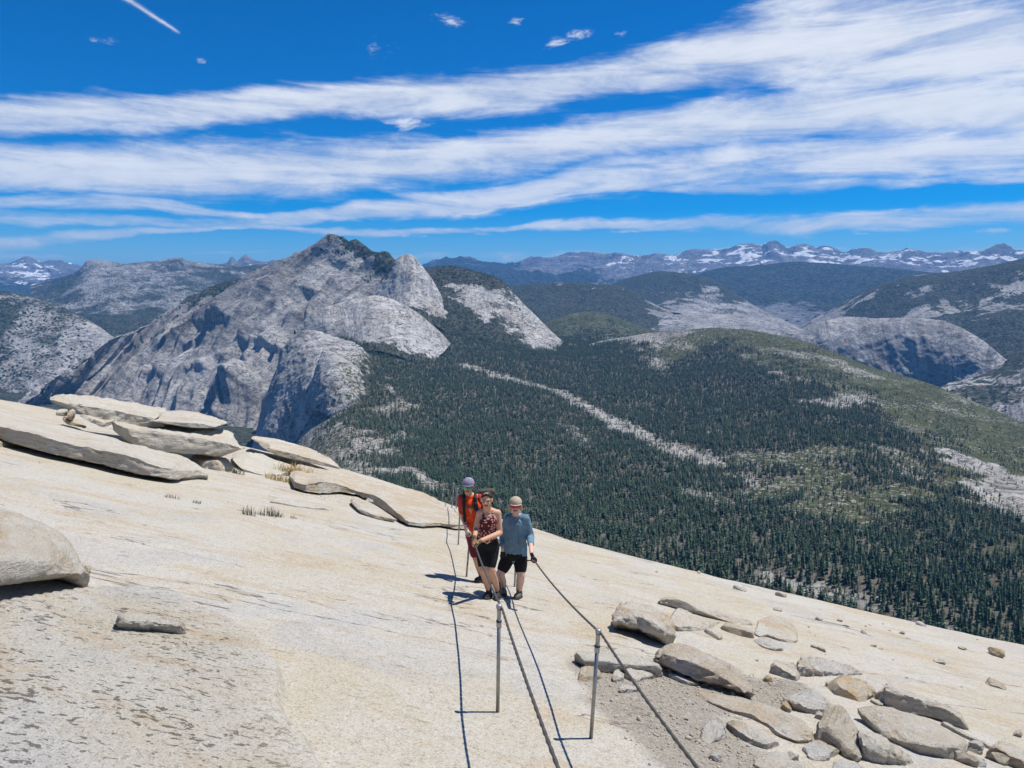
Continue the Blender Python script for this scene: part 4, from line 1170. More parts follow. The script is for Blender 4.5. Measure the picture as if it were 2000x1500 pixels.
rock('boulder', 'little tan stone at the left foot of the grey hump', Z4, [(540, 1395), (600, 1445), (662, 1462)], [(538, 1335), (600, 1370), (665, 1405)], [(560, 1288), (612, 1292), (665, 1338)], mat=BT, rnd=2, rough=0.72, group=GR)
rock('boulder', 'small blue-grey block standing alone on the gravel', Z5, [(160, 560), (240, 635), (350, 600), (445, 548)], [(170, 470), (242, 590), (350, 540), (442, 480)], [(185, 348), (262, 342), (350, 338), (425, 375)], mat=BY, rnd=1, rough=0.72, group=GR)
rock('boulder', 'oblong squared block in the gravel next to the long slab', Z5, [(428, 450), (540, 590), (700, 690), (855, 772), (985, 665)], [(428, 380), (560, 465), (720, 556), (872, 628), (985, 590)], [(440, 336), (560, 330), (710, 395), (960, 530), (990, 565)], mat=BG, rnd=1, rough=0.72, group=GR)
rock('flat_rock', 'long flat-topped slab running up through the gravel', Z5, [(60, 85), (270, 195), (480, 300), (700, 372), (890, 485), (990, 610), (1185, 728), (1300, 650)], [(60, 62), (270, 160), (480, 245), (720, 315), (905, 420), (985, 500), (1200, 610), (1315, 570)], [(60, 36), (300, 54), (560, 102), (860, 192), (1100, 280), (1250, 340), (1375, 425), (1380, 495)], mat=BS, rnd=1, rough=0.58, group=GR)
rock('boulder', 'tall orange-tan boulder standing among the lower rocks', Z5, [(1385, 600), (1550, 665), (1720, 810), (1895, 862)], [(1395, 450), (1555, 480), (1730, 570), (1915, 710)], [(1500, 250), (1625, 184), (1770, 245), (1880, 490)], mat=BT, rnd=2, rough=0.87, group=GR)
rock('boulder', 'round whitish boulder in front of the tall orange-tan one', Z5, [(1255, 710), (1340, 868), (1450, 895), (1565, 878), (1675, 748)], [(1262, 650), (1350, 740), (1460, 770), (1565, 735), (1680, 670)], [(1310, 584), (1400, 580), (1530, 558), (1650, 592), (1680, 645)], mat=BY, rnd=3, rough=0.72, group=GR)
rock('boulder', 'rounded grey rock cut by the bottom of the picture', Z5, [(1550, 905), (1680, 970), (1820, 975), (1915, 910)], [(1565, 872), (1680, 885), (1800, 905), (1912, 885)], [(1620, 804), (1690, 770), (1800, 812), (1900, 862)], mat=BY, rnd=3, rough=0.72, group=GR)
rock('flat_rock', 'low tan slab half sunk in gravel below the oblong block', Z5, [(735, 850), (810, 905), (1000, 950), (1290, 915)], [(730, 800), (810, 860), (1000, 905), (1295, 885)], [(770, 752), (990, 645), (1150, 712), (1280, 795)], mat=BG, rough=0.72, group=GR)
rock('flat_rock', 'widest flat-topped rock with a dark broken front at the lower right', Z6, [(560, 845), (740, 975), (900, 1065), (1100, 1100), (1265, 1050)], [(480, 790), (680, 830), (860, 842), (1060, 890), (1270, 895)], [(160, 445), (480, 425), (800, 530), (1130, 640), (1420, 800)], mat=BG, rnd=2, rough=0.72, group=GR)
rock('boulder', 'dark steep-fronted boulder beside the tall orange-tan one', Z6, [(235, 1060), (420, 1115), (600, 1140), (790, 1105)], [(215, 750), (410, 850), (600, 940), (785, 1050)], [(200, 670), (370, 692), (575, 820), (775, 990)], mat=BG, rnd=2, rough=1.01, group=GR)
rock('boulder', 'whitish cube-shaped pebble under the wide rock', Z6, [(1268, 1035), (1312, 1052), (1365, 1028)], [(1268, 985), (1312, 1000), (1365, 988)], [(1280, 956), (1322, 956), (1366, 970)], mat=BS, rnd=1, rough=0.72, group=GR)
rock('boulder', 'dark knobby stone at the corner of the wide rock', Z6, [(1262, 968), (1330, 974), (1398, 938)], [(1258, 895), (1330, 900), (1404, 876)], [(1288, 864), (1342, 856), (1406, 860)], mat=BY, rnd=2, rough=1.15, group=GR)
rock('boulder', 'small tan stone next to the dark knobby one', Z6, [(1390, 938), (1470, 972), (1536, 978)], [(1392, 900), (1470, 915), (1542, 938)], [(1400, 866), (1472, 874), (1544, 924)], mat=BT, rnd=2, rough=0.87, group=GR)
rock('flat_rock', 'thin dark sliver of rock along the slope above the wide rock', Z6, [(1098, 650), (1250, 750), (1400, 842), (1530, 896), (1625, 922)], [(1106, 618), (1260, 702), (1400, 782), (1530, 832), (1635, 886)], [(1130, 600), (1285, 680), (1425, 764), (1555, 812), (1645, 876)], mat=BG, rough=0.72, group=GR)
rock('flat_rock', 'dark-edged slab cut by the right side of the picture', Z6, [(1570, 1018), (1700, 1052), (1850, 1105), (2080, 1205)], [(1585, 950), (1685, 890), (1850, 978), (2080, 1085)], [(1650, 870), (1760, 810), (1900, 880), (2090, 990)], mat=BG, rnd=1, rough=0.72, group=GR)
rock('boulder', 'broken grey rubble block at the bottom right', Z6, [(1366, 1112), (1480, 1140), (1610, 1140)], [(1366, 1035), (1480, 1070), (1608, 1092)], [(1382, 955), (1475, 962), (1590, 1040)], mat=BY, rnd=1, rough=1.15, group=GR)
rock('boulder', 'small flat stones corner piece between wedge and leaning slab', Z6, [(335, 388), (400, 438), (475, 442)], [(335, 352), (402, 398), (475, 418)], [(350, 322), (412, 345), (466, 376)], mat=BS, rnd=1, rough=0.87, group=GR)

# --- small loose stones scattered over the bare slope
def stone_mesh(seed, n=2):
    bm = bmesh.new()
    bmesh.ops.create_icosphere(bm, subdivisions=n, radius=1.0)
    r = np.random.default_rng(seed)
    co = np.array([v.co for v in bm.verts])
    for _ in range(7):                                   # break flat faces off the ball
        nrm = r.normal(size=3)
        nrm /= np.linalg.norm(nrm)
        d = co @ nrm
        lim = r.uniform(0.45, 0.8)
        co = co - np.maximum(d - lim, 0)[:, None] * nrm
    co *= [1.0, r.uniform(0.6, 0.9), r.uniform(0.35, 0.6)]
    co += 0.05 * r.normal(size=co.shape)
    for v, c in zip(bm.verts, co):
        v.co = c
    me = bpy.data.meshes.new('stone')
    bm.to_mesh(me)
    bm.free()
    me.materials.append([BG, BT, BY][seed % 3])
    return me


STONES = [stone_mesh(s) for s in range(6)]
known = [(1838, 1294, 13), (1946, 1281, 18), (1447, 1155, 16), (1600, 1213, 9), (1941, 1338, 20), (1762, 1238, 8), (1880, 1268, 9), (1525, 1165, 12), (1800, 1222, 10), (1688, 1238, 8), (1517, 1195, 10), (1590, 1265, 9), (1340, 1402, 8),
         (1395, 1330, 5), (1478, 1290, 5), (1705, 1262, 6), (1722, 1268, 5), (1640, 1216, 7), (1652, 1225, 6), (1365, 1122, 6), (1282, 1118, 4), (283, 1029, 4), (1230, 1392, 7), (1216, 1348, 6)]
rr_ = random.Random(4)
for i in range(20):
    x = rr_.uniform(1480, 1990)
    lo_ = np.interp(x, _e[:, 0], _e[:, 1]) + 8
    known.append((x, rr_.uniform(lo_, lo_ + 120), rr_.choice([2, 2.5, 3, 3, 4])))
for i, (x, y, w) in enumerate(known):
    p = hit(x, y)
    wm = w / FPX * np.linalg.norm(p)
    o = bpy.data.objects.new('loose_stone', STONES[i % 6])
    COL.objects.link(o)
    o.scale = (wm, wm, wm)
    o.rotation_euler = (0.2 * rr_.uniform(-1, 1), 0.2, rr_.uniform(0, 6.3))
    o.location = (p[0], p[1], ground_z(p[0], p[1]) + 0.18 * wm)
    tag(o, 'small loose stone lying on the bare slope right of the cables' if x > 1150 else 'lone pebble on the bare slab left of the cables', 'stone', 'small stones on the bare slope' if x > 1150 else None)

for i, (x, y, w) in enumerate([(1400, 1480, 14), (1530, 1440, 10), (1545, 1485, 16), (1600, 1405, 12), (1620, 1340, 10), (1690, 1400, 9), (1745, 1410, 10), (1790, 1440, 12), (1850, 1455, 10), (1905, 1470, 18), (1950, 1490, 22), (1885, 1495, 20),
                                 (1985, 1440, 10), (1500, 1330, 10), (1475, 1345, 8), (1330, 1300, 8), (1290, 1295, 7), (1560, 1375, 9), (1725, 1490, 14), (1690, 1480, 10), (1640, 1420, 8), (1430, 1345, 7), (1590, 1300, 9), (1500, 1265, 9)]):
    p = hit(x, y)
    wm = w / FPX * np.linalg.norm(p)
    o = bpy.data.objects.new('rubble_block', STONES[(i * 5 + 2) % 6])
    COL.objects.link(o)
    o.scale = (wm, wm * 1.1, wm * 1.5)
    o.rotation_euler = (0.5 * rr_.uniform(-1, 1), 0.4 * rr_.uniform(-1, 1), rr_.uniform(0, 6.3))
    o.location = (p[0], p[1], ground_z(p[0], p[1]) + 0.3 * wm)
    tag(o, 'small angular block filling a gap among the larger rocks by the right cable', 'rock', 'rubble between the larger rocks')

# --- gravel
def build_gravel():
    r = np.random.default_rng(21)
    ico = bmesh.new()
    bmesh.ops.create_icosphere(ico, subdivisions=1, radius=1.0)
    bv = np.array([v.co for v in ico.verts])
    bf = np.array([[v.index for v in f.verts] for f in ico.faces])
    ico.free()
    V, F, n = [], [], 0
    for poly, N in ((POLY_GRAVEL, 2600), (POLY_SAND, 500)):
        lo, hi = poly.min(0), poly.max(0)
        k = 0
        xy = r.uniform(lo, hi, size=(N * 3, 2))
        d = inside_dist(xy[:, 0], xy[:, 1], poly)
        xy = xy[d > r.uniform(-0.15, 0.25, len(d))][:N]
        z = slab_height(xy[:, 0], xy[:, 1])
        s = 0.006 + 0.012 * r.random(len(xy)) ** 4
        s = np.where(r.random(len(xy)) < 0.02, s * 2.2, s)
        for (x, y), zz, sc in zip(xy, z, s):
            V.append(bv * sc * r.uniform(0.6, 1.2, 3) + [x, y, zz + 0.2 * sc])
            F.append(bf + n)
            n += len(bv)
    o = mesh_obj('gravel', np.concatenate(V), np.concatenate(F), M_GRAVEL, smooth=False)
    tag(o, 'grey tan gravel spread between the loose rocks', 'gravel', kind='stuff')


POLY_SAND = poly_xy([(545, 935), (580, 925), (640, 955), (720, 962), (700, 990), (600, 975)])
M_GRAVEL = plain('gravel_grit', (0.42, 0.37, 0.29), 0.95, var=0.35, vscale=20)
build_gravel()

# ------------------------------------------------------------------ steel posts and cables
M_STEEL = plain('weathered_steel', (0.30, 0.30, 0.285), 0.42, 0.85, 0.25, 30, 0.5)
M_COLLAR = plain('grey_fitting', (0.36, 0.36, 0.35), 0.5, 0.6, 0.2, 30, 0.5)
M_BAND = plain('black_rubber_band', (0.02, 0.02, 0.02), 0.7)


def lathe(profile, n=20):
    V, F = [], []
    for r_, z_ in profile:
        for k in range(n):
            a = 2 * math.pi * k / n
            V.append((r_ * math.cos(a), r_ * math.sin(a), z_))
    m_ = len(profile)
    for i in range(m_ - 1):
        for k in range(n):
            j = (k + 1) % n
            F.append((i * n + k, i * n + j, (i + 1) * n + j, (i + 1) * n + k))
    F.append(tuple(range(n - 1, -1, -1)))
    F.append(tuple(range((m_ - 1) * n, m_ * n)))
    return V, F


POST_TOPS = {}


def post(key, base_px, top_px, label, h=None, xy=None, lean=None):
    if xy is None:
        p = hit(*base_px)
    else:
        p = np.array([xy[0], xy[1], 0.0])
    p[2] = ground_z(p[0], p[1])
    if top_px is not None:
        t = at(*top_px, _dist(p))
    else:
        t = p + np.array([lean[0], lean[1], h])
    ax = t - p
    H = np.linalg.norm(ax)
    o = empty('cable_post', p)
    o.rotation_euler = Vector(ax).to_track_quat('Z', 'Y').to_euler()
    r_ = 0.0155
    V, F = lathe([(r_, -0.05), (r_, H - 0.19)], 16)
    mesh_obj('pole', V, F, M_STEEL, o)
    V, F = lathe([(r_ + .001, H - .20), (r_ + .006, H - .198), (r_ + .006, H - .15), (r_ + .002, H - .146), (r_ + .002, H - .06), (r_ + .004, H - .055), (r_ + .004, H - .035)], 16)
    mesh_obj('collar', V, F, M_COLLAR, o)
    V, F = lathe([(r_ + .0075, H - .152), (r_ + .0085, H - .150), (r_ + .0085, H - .142), (r_ + .0075, H - .140)], 16)
    mesh_obj('band', V, F, M_BAND, o)
    V, F = lathe([(r_ + .005, H - .035), (r_ + .010, H - .033), (r_ + .010, H - .012), (r_ + .006, H - .002), (0.006, H)], 16)
    mesh_obj('cap', V, F, M_COLLAR, o)
    tag(o, label, 'post', 'steel posts carrying the cables')
    POST_TOPS[key] = p + ax / H * (H - 0.045)
    return o


post('A', (972, 1392), (975, 1180), 'steel cable post standing in the centre foreground of the slab')
post('B', (1154, 1444), (1169, 1228), 'steel cable post beside the flat slab propped on stones')
post('C', (911, 1128), (918, 1042), 'steel cable post just in front of the man in orange')
post('D', (895, 1063), (899, 985), 'steel cable post left of the man in orange')
post('E', (882, 999), (886, 944), 'far steel post at the rim of the dome, left one of the pair')
post('F', (890, 1004), (894, 953), 'far steel post at the rim of the dome, right one of the pair')
post('G', (1005, 1147), (1008, 1085), 'steel cable post behind the legs of the woman in blue')
post('H', None, None, 'nearest steel post of the left cable, just below the picture', .93, (0.22, 2.75), (0, 0))
post('I', None, None, 'nearest steel post of the right cable, just below the picture', .93, (0.93, 3.0), (0, 0))


def tube(name, pts, r_, mat, n=8, twist=True):
    """Steel rope: a tube whose section has lobes that turn along its length."""
    P = np.array(pts, float)
    seg = np.linalg.norm(np.diff(P, axis=0), axis=1)
    cum = np.concatenate([[0], np.cumsum(seg)])
    m_ = int(cum[-1] / 0.035)
    t = np.linspace(0, cum[-1], m_)
    Q = np.stack([np.interp(t, cum, P[:, k]) for k in range(3)], 1)
    T = np.gradient(Q, axis=0)
    T /= np.linalg.norm(T, axis=1)[:, None]
    S = np.cross(T, [0, 0, 1.0])
    S /= np.linalg.norm(S, axis=1)[:, None]
    Up = np.cross(S, T)
    V = []
    for k in range(n):
        a = 2 * math.pi * k / n
        rad = r_ * (1 + (0.22 if k % 2 == 0 else -0.14)) if twist else r_
        ph = a + t / 0.11 * 2 * math.pi / 4
        V.append(Q + rad * (np.cos(ph)[:, None] * S + np.sin(ph)[:, None] * Up))
    V = np.stack(V, 1)
    f = grid_faces(m_, n, True)
    return mesh_obj(name, V.reshape(-1, 3), f, mat, smooth=not twist)


def sag(a, b, s, n=14):
    a, b = np.array(a), np.array(b)
    t = np.linspace(0, 1, n)[:, None]
    q = a + (b - a) * t
    q[:, 2] -= (4 * s * t * (1 - t))[:, 0]
    return q


M_CABLE = plain('steel_rope', (0.115, 0.105, 0.095), 0.6, 0.55, 0.4, 60, 0.4)
HAND_W = at(927, 1062, 9.75)          # where the front woman grips the left cable
HAND_B = at(1043, 1094, 10.05)        # where the woman in blue grips the right cable
side = np.array([0.026, 0, 0])
la = [POST_TOPS['H'] + side, POST_TOPS['A'] + side, HAND_W, POST_TOPS['C'] + side, POST_TOPS['D'] + side, POST_TOPS['E'] + side]
pts = np.concatenate([sag(la[0], la[1], .03), sag(la[1], la[2], .04)[1:], sag(la[2], la[3], .03)[1:], sag(la[3], la[4], .05)[1:], sag(la[4], la[5], .08)[1:], [la[5] + np.array([-1.2, 8.0, -3.2])]])
o = tube('steel_cable', pts, 0.0095, M_CABLE)
tag(o, 'twisted steel cable gripped by the woman in the printed top', 'cable', 'hand cables')
ra_ = [POST_TOPS['I'] + side, POST_TOPS['B'] + side, HAND_B, POST_TOPS['G'] + side, POST_TOPS['F'] + side]
pts = np.concatenate([sag(ra_[0], ra_[1], .03), sag(ra_[1], ra_[2], .05)[1:], sag(ra_[2], ra_[3], .02)[1:], sag(ra_[3], ra_[4], .12)[1:], [ra_[4] + np.array([-1.0, 8.0, -3.2])]])
o = tube('steel_cable', pts, 0.0095, M_CABLE)
tag(o, 'twisted steel cable gripped by the black glove of the woman in blue', 'cable', 'hand cables')

# ------------------------------------------------------------------ grass
M_STRAW = plain('dry_grass', (0.42, 0.30, 0.09), 0.8, var=0.35, vscale=9)
M_SEDGE = plain('grey_sedge', (0.16, 0.16, 0.09), 0.8, var=0.35, vscale=9)


def tuft(px, py, wpx, hpx, n, mat, label, lean=0.35, seed=0):
    r = np.random.default_rng(seed + int(px))
    p = hit(px, py)
    p[2] = ground_z(p[0], p[1])
    sc = np.linalg.norm(p) / FPX
    w, h = wpx * sc, hpx * sc
    V, F = [], []
    for _ in range(n):
        a = r.uniform(0, 6.283)
        q = np.clip(np.array([r.normal() * w * 0.30, r.normal() * w * 0.18, 0]), -w * .55, w * .55)
        q[2] = ground_z(p[0] + q[0], p[1] + q[1]) - p[2] - 0.01
        L = h * r.uniform(0.5, 1.1)
        d = np.array([math.cos(a), math.sin(a), 0]) * lean * r.uniform(0.3, 1.3)
        s = np.array([-math.sin(a), math.cos(a), 0]) * max(0.0035, 0.5 * sc)
        k = len(V)
        m1 = q + d * L * 0.35 + np.array([0, 0, L * 0.6])
        m2 = q + d * L + np.array([0, 0, L])
        V += [q - s, q + s, m1 + s * .7, m1 - s * .7, m2]
        F += [(k, k + 1, k + 2, k + 3), (k + 3, k + 2, k + 4)]
    o = mesh_obj('grass_tuft', V, F, mat, smooth=False)
    o.location = p
    tag(o, label, 'grass tuft')
    return o


tuft(577, 930, 58, 26, 260, M_STRAW, 'yellow grass tuft growing in the gap between the pale sheets', .7)
tuft(545, 938, 44, 14, 120, M_STRAW, 'low yellow grass fringe left of the tall yellow tuft', .8)
tuft(683, 963, 46, 16, 120, M_STRAW, 'sparse straw grass under the arched edge of the broad sheet', .7)
tuft(487, 1008, 24, 20, 46, M_SEDGE, 'grey-green grass tuft, first in the row on the bare slab', .35)
tuft(508, 1007, 14, 12, 20, M_SEDGE, 'thin little grass tuft, second in the row on the bare slab', .35)
tuft(526, 1009, 26, 20, 52, M_SEDGE, 'tallest grey-green grass tuft, third in the row on the bare slab', .4)
tuft(546, 1010, 20, 14, 26, M_SEDGE, 'short grass tuft, fourth in the row on the bare slab', .5)
tuft(572, 1013, 12, 9, 14, M_SEDGE, 'tiny last grass tuft of the row on the bare slab', .5)
tuft(336, 972, 22, 9, 30, M_SEDGE, 'low green plant on the crack below the long slab', .8)
tuft(384, 983, 20, 8, 24, M_SEDGE, 'low green plant at the lower end of the crack below the slab', .8)
tuft(462, 925, 24, 14, 60, M_SEDGE, 'green plant at the foot of the block propping the stack', .6)
tuft(165, 1122, 16, 20, 60, M_STRAW, 'dry clump at the right tip of the big rounded boulder', .5)
# ------------------------------------------------------------------ the three hikers
M_SKIN_A = plain('skin_tanned', (0.60, 0.34, 0.22), 0.55, var=.10, vscale=12, spec=.35)
M_SKIN_B = plain('skin_fair', (0.66, 0.42, 0.32), 0.55, var=.10, vscale=12, spec=.35)
M_BLACKCLOTH = plain('black_stretch_cloth', (0.012, 0.012, 0.014), 0.75, var=.3, vscale=25)
M_BLUE = plain('heather_blue_jersey', (0.15, 0.25, 0.32), 0.85, var=.22, vscale=30, bump=.01)
M_ORANGE = plain('orange_jersey', (0.85, 0.09, 0.02), 0.85, var=.15, vscale=18, bump=.01)
M_REDSLEEVE = plain('red_jersey', (0.42, 0.035, 0.03), 0.85, var=.15, vscale=18)
M_DARKRED = plain('dark_red_shorts', (0.16, 0.02, 0.02), 0.85, var=.2, vscale=18)
M_SOCK = plain('black_sock', (0.015, 0.015, 0.016), 0.9, var=.3, vscale=60)
M_SHOE = plain('dark_hiking_shoe', (0.03, 0.028, 0.027), 0.7, var=.3, vscale=40)
M_SHOE_GREY = plain('grey_hiking_shoe', (0.16, 0.145, 0.125), 0.7, var=.4, vscale=40)
M_SOLE = plain('shoe_sole', (0.05, 0.045, 0.04), 0.8)
M_GLOVE_TAN = plain('leather_glove', (0.28, 0.19, 0.09), 0.8, var=.35, vscale=40)
M_GLOVE_PALE = plain('pale_work_glove', (0.50, 0.46, 0.38), 0.85, var=.3, vscale=40)
M_GLOVE_BLACK = plain('black_glove', (0.018, 0.018, 0.02), 0.75, var=.3, vscale=40)
M_HAIR_DARK = plain('dark_brown_hair', (0.030, 0.018, 0.012), 0.55, var=.4, vscale=60)
M_HAIR_BLOND = plain('blond_hair', (0.46, 0.33, 0.17), 0.6, var=.3, vscale=60)
M_CAP_TAN = plain('tan_cap', (0.44, 0.37, 0.27), 0.85, var=.25, vscale=25)
M_CAP_GREY = plain('mauve_grey_cap', (0.24, 0.22, 0.30), 0.85, var=.2, vscale=25)
M_CAP_MESH = plain('white_cap_mesh', (0.60, 0.60, 0.63), 0.85, var=.2, vscale=60)
M_LENS_RED = plain('red_mirror_lens', (0.55, 0.03, 0.10), 0.12, 0.8, .1, 10, .6)
M_LENS_GREEN = plain('green_mirror_lens', (0.06, 0.40, 0.22), 0.10, 0.85, .2, 10, .6)
M_FRAME = plain('black_frame', (0.02, 0.02, 0.02), 0.4)
M_PACK = plain('black_pack_cloth', (0.022, 0.023, 0.026), 0.8, var=.3, vscale=30)
M_PACK_OLIVE = plain('olive_pack_lid', (0.085, 0.09, 0.065), 0.8, var=.3, vscale=30)
M_TEETH = plain('teeth', (0.75, 0.70, 0.62), 0.4, var=.03)
M_LIP = plain('lip', (0.38, 0.12, 0.10), 0.5, var=.05)
M_EYE = plain('dark_eye', (0.03, 0.02, 0.018), 0.4)


def mat_print():
    """Dark red cloth with a pale flower print."""
    m, nt, b = new_mat('printed_top')
    v = nt.voro(nt.obj(), 30.0, 'F1', 0.8)
    ring = nt.math('MULTIPLY', nt.step(v.outputs['Distance'], 0.44, 0.36), nt.step(v.outputs['Distance'], 0.10, 0.18))
    c = nt.mix(nt.noise(nt.obj(), 14, 3, .6), (0.07, 0.012, 0.014), (0.16, 0.03, 0.03))
    nt.put(b.inputs['Base Color'], nt.mix(ring, c, (0.62, 0.40, 0.36)))
    b.inputs['Roughness'].default_value = 0.85
    return m




def mat_cloth(name, col, scale=9.0, depth=0.02):
    """Jersey with folds and creases."""
    m, nt, b = new_mat(name)
    o = nt.obj()
    f = nt.noise(nt.scale(o, (1.0, 1.0, 0.55), (0.3, 0.5, 0.2)), scale, 4, 0.55, 1.4)
    c = nt.mix(nt.step(f, 0.35, 0.7), tuple(x * 0.82 for x in col), tuple(min(x * 1.12, 1) for x in col))
    nt.put(b.inputs['Base Color'], c)
    nt.put(b.inputs['Normal'], nt.bump(f, 1.0, depth))
    return m


M_BLUE = mat_cloth('heather_blue_jersey_folds', (0.15, 0.25, 0.32), 8, 0.05)
M_ORANGE = mat_cloth('orange_jersey_folds', (0.85, 0.09, 0.02), 8, 0.05)
M_BLACKCLOTH = mat_cloth('black_stretch_folds', (0.013, 0.013, 0.015), 10, 0.03)
M_PRINT = mat_print()
TO_MELT = []


class Clay:
    """Collects tapered capsules and ellipsoids that are melted into one continuous skin."""

    def __init__(self):
        self.V, self.F, self.n = [], [], 0

    def add(self, v, f):
        self.V.append(np.asarray(v, float))
        self.F += [tuple(int(i) + self.n for i in q) for q in f]
        self.n += len(v)

    def ball(self, c, r, rot=None, nu=14, nv=10):
        r = np.broadcast_to(np.asarray(r, float), (3,))
        v, f = [], []
        for i in range(nv + 1):
            th = math.pi * i / nv
            for k in range(nu):
                a = 2 * math.pi * k / nu
                v.append((math.sin(th) * math.cos(a), math.sin(th) * math.sin(a), math.cos(th)))
        v = np.array(v) * r
        if rot is not None:
            v = v @ np.array(rot.to_matrix()).T
        for i in range(nv):
            for k in range(nu):
                j = (k + 1) % nu
                f.append((i * nu + k, (i + 1) * nu + k, (i + 1) * nu + j, i * nu + j))
        self.add(v + np.asarray(c), f)
        return self

    def limb(self, pts, rad, flat=None, n=12):
        """Chain of tapered capsules through pts; flat=(x,y) squashes the section."""
        pts = [np.asarray(p, float) for p in pts]
        for (a, ra), (b, rb) in zip(list(zip(pts, rad))[:-1], list(zip(pts, rad))[1:]):
            d = b - a
            L = np.linalg.norm(d) + 1e-9
            w = d / L
            s = np.cross(w, [0.0, 1.0, 0.02])
            s /= np.linalg.norm(s) + 1e-9
            u = np.cross(s, w)
            fx, fy = flat or (1, 1)
            v, f = [], []
            prof = []
            for q in range(5):
                th = math.pi / 2 * q / 4
                prof.append((a - w * ra * math.cos(th), ra * math.sin(th)))
            for q in range(5):
                th = math.pi / 2 * q / 4
                prof.append((b + w * rb * math.sin(th), rb * math.cos(th)))
            for c, r_ in prof:
                for k in range(n):
                    al = 2 * math.pi * k / n
                    v.append(c + max(r_, 1e-4) * (math.cos(al) * s * fx + math.sin(al) * u * fy))
            for i in range(len(prof) - 1):
                for k in range(n):
                    j = (k + 1) % n
                    f.append((i * n + k, i * n + j, (i + 1) * n + j, (i + 1) * n + k))
            self.add(v, f)
        return self

    def melt(self, name, mat, parent, voxel=0.009, smooth=4):
        V = np.concatenate(self.V) - np.array(parent_world(parent))
        o = mesh_obj(name, V, self.F, mat, parent)
        md = o.modifiers.new('melt', 'REMESH')
        md.mode = 'VOXEL'
        md.voxel_size = voxel
        md.use_smooth_shade = True
        if smooth:
            sm = o.modifiers.new('smooth', 'SMOOTH')
            sm.factor = 0.5
            sm.iterations = smooth
        TO_MELT.append(o)
        return o

    def plain(self, name, mat, parent):
        V = np.concatenate(self.V) - np.array(parent_world(parent))
        return mesh_obj(name, V, self.F, mat, parent)


def parent_world(p):
    v = np.zeros(3)
    while p is not None:
        v = v + np.array(p.location)
        p = p.parent
    return v


def J(zx, zy, D):
    return at(800 + zx / 4.4111, 900 + zy / 4.4111, D)


def cap_hat(parent, c, r, mat_front, mat_back, brim_dir, up=np.array([0, 0, 1.0])):
    """Baseball cap: crown dome, brim and top button."""
    c = np.asarray(c, float)
    f = np.asarray(brim_dir, float)
    f /= np.linalg.norm(f)
    s = np.cross(f, up)
    s /= np.linalg.norm(s)
    u = np.cross(s, f)
    root = None
    for part, mat, lo, hi in (('cap', mat_front, -1.75, 1.75), ('cap_back', mat_back, 1.75, 4.54)):
        V, F, n, m_ = [], [], 14, 8
        for i in range(m_ + 1):
            th = (math.pi / 2) * i / m_
            for k in range(n + 1):
                a = lo + (hi - lo) * k / n
                V.append(c + r * (math.sin(th) * (math.cos(a) * f * 1.08 + math.sin(a) * s * 0.95) + math.cos(th) * u * 0.92 + (0.10 if part == 'cap' else 0) * u * math.sin(th) * max(math.cos(a), 0) * (1 - math.sin(th))))
        for i in range(m_):
            for k in range(n):
                q = i * (n + 1) + k
                F.append((q, q + n + 1, q + n + 2, q + 1))
        o = mesh_obj(part, np.array(V) - parent_world(root or parent), F, mat, root or parent)
        md = o.modifiers.new('t', 'SOLIDIFY')
        md.thickness = 0.004
        TO_MELT.append(o)
        root = root or o
    V, F = [], []
    n = 14
    for i, rr in enumerate((1.02, 1.25, 1.46)):
        for k in range(n + 1):
            a = -1.15 + 2.3 * k / n
            out = f * (math.cos(a) * (1.06 + (rr - 1.02) * (1 if i else 0))) + s * math.sin(a) * (0.96 + 0.03 * i)
            V.append(c + r * (out - u * (0.0 - 0.05 * (rr - 1.0) + 0.12 * (i * 0.5) * math.sin(a) ** 2)))
    for i in range(2):
        for k in range(n):
            q = i * (n + 1) + k
            F.append((q, q + n + 1, q + n + 2, q + 1))
    o = mesh_obj('brim', np.array(V) - parent_world(root), F, mat_front, root)
    md = o.modifiers.new('t', 'SOLIDIFY')
    md.thickness = 0.004
    TO_MELT.append(o)
    Clay().ball(c + u * r * 0.93, 0.007).plain('cap_button', mat_front, root)
    return root


def glasses(parent, c, f, r, lens):
    """Wrap sunglasses: two lenses, bridge and temples."""
    f = np.asarray(f, float) / np.linalg.norm(f)
    s = np.cross(f, [0, 0, 1.0])
    s /= np.linalg.norm(s)
    k = Clay()
    k.limb([c + f * (r * .97) - s * .012, c + f * (r * .97) + s * .012], [.004, .004])
    for sg in (-1, 1):
        k.limb([c + f * r * .86 + s * sg * .066, c + s * sg * .082 + f * .01 - np.array([0, 0, .004]), c + s * sg * .080 - f * .03 - np.array([0, 0, .012])], [.004, .0035, .003])
        k.limb([c + f * r * .97 + s * sg * .014 + np.array([0, 0, .017]), c + f * r * .86 + s * sg * .068 + np.array([0, 0, .015])], [.004, .004])
    fr = k.plain('sunglasses', M_FRAME, parent)
    for sg in (-1, 1):
        q = Vector((f * 1.0 + s * sg * .38)).to_track_quat('Y', 'Z')
        Clay().ball(c + f * (r * .92) + s * sg * .038, (.031, .009, .022), q).plain('lens', lens, fr)


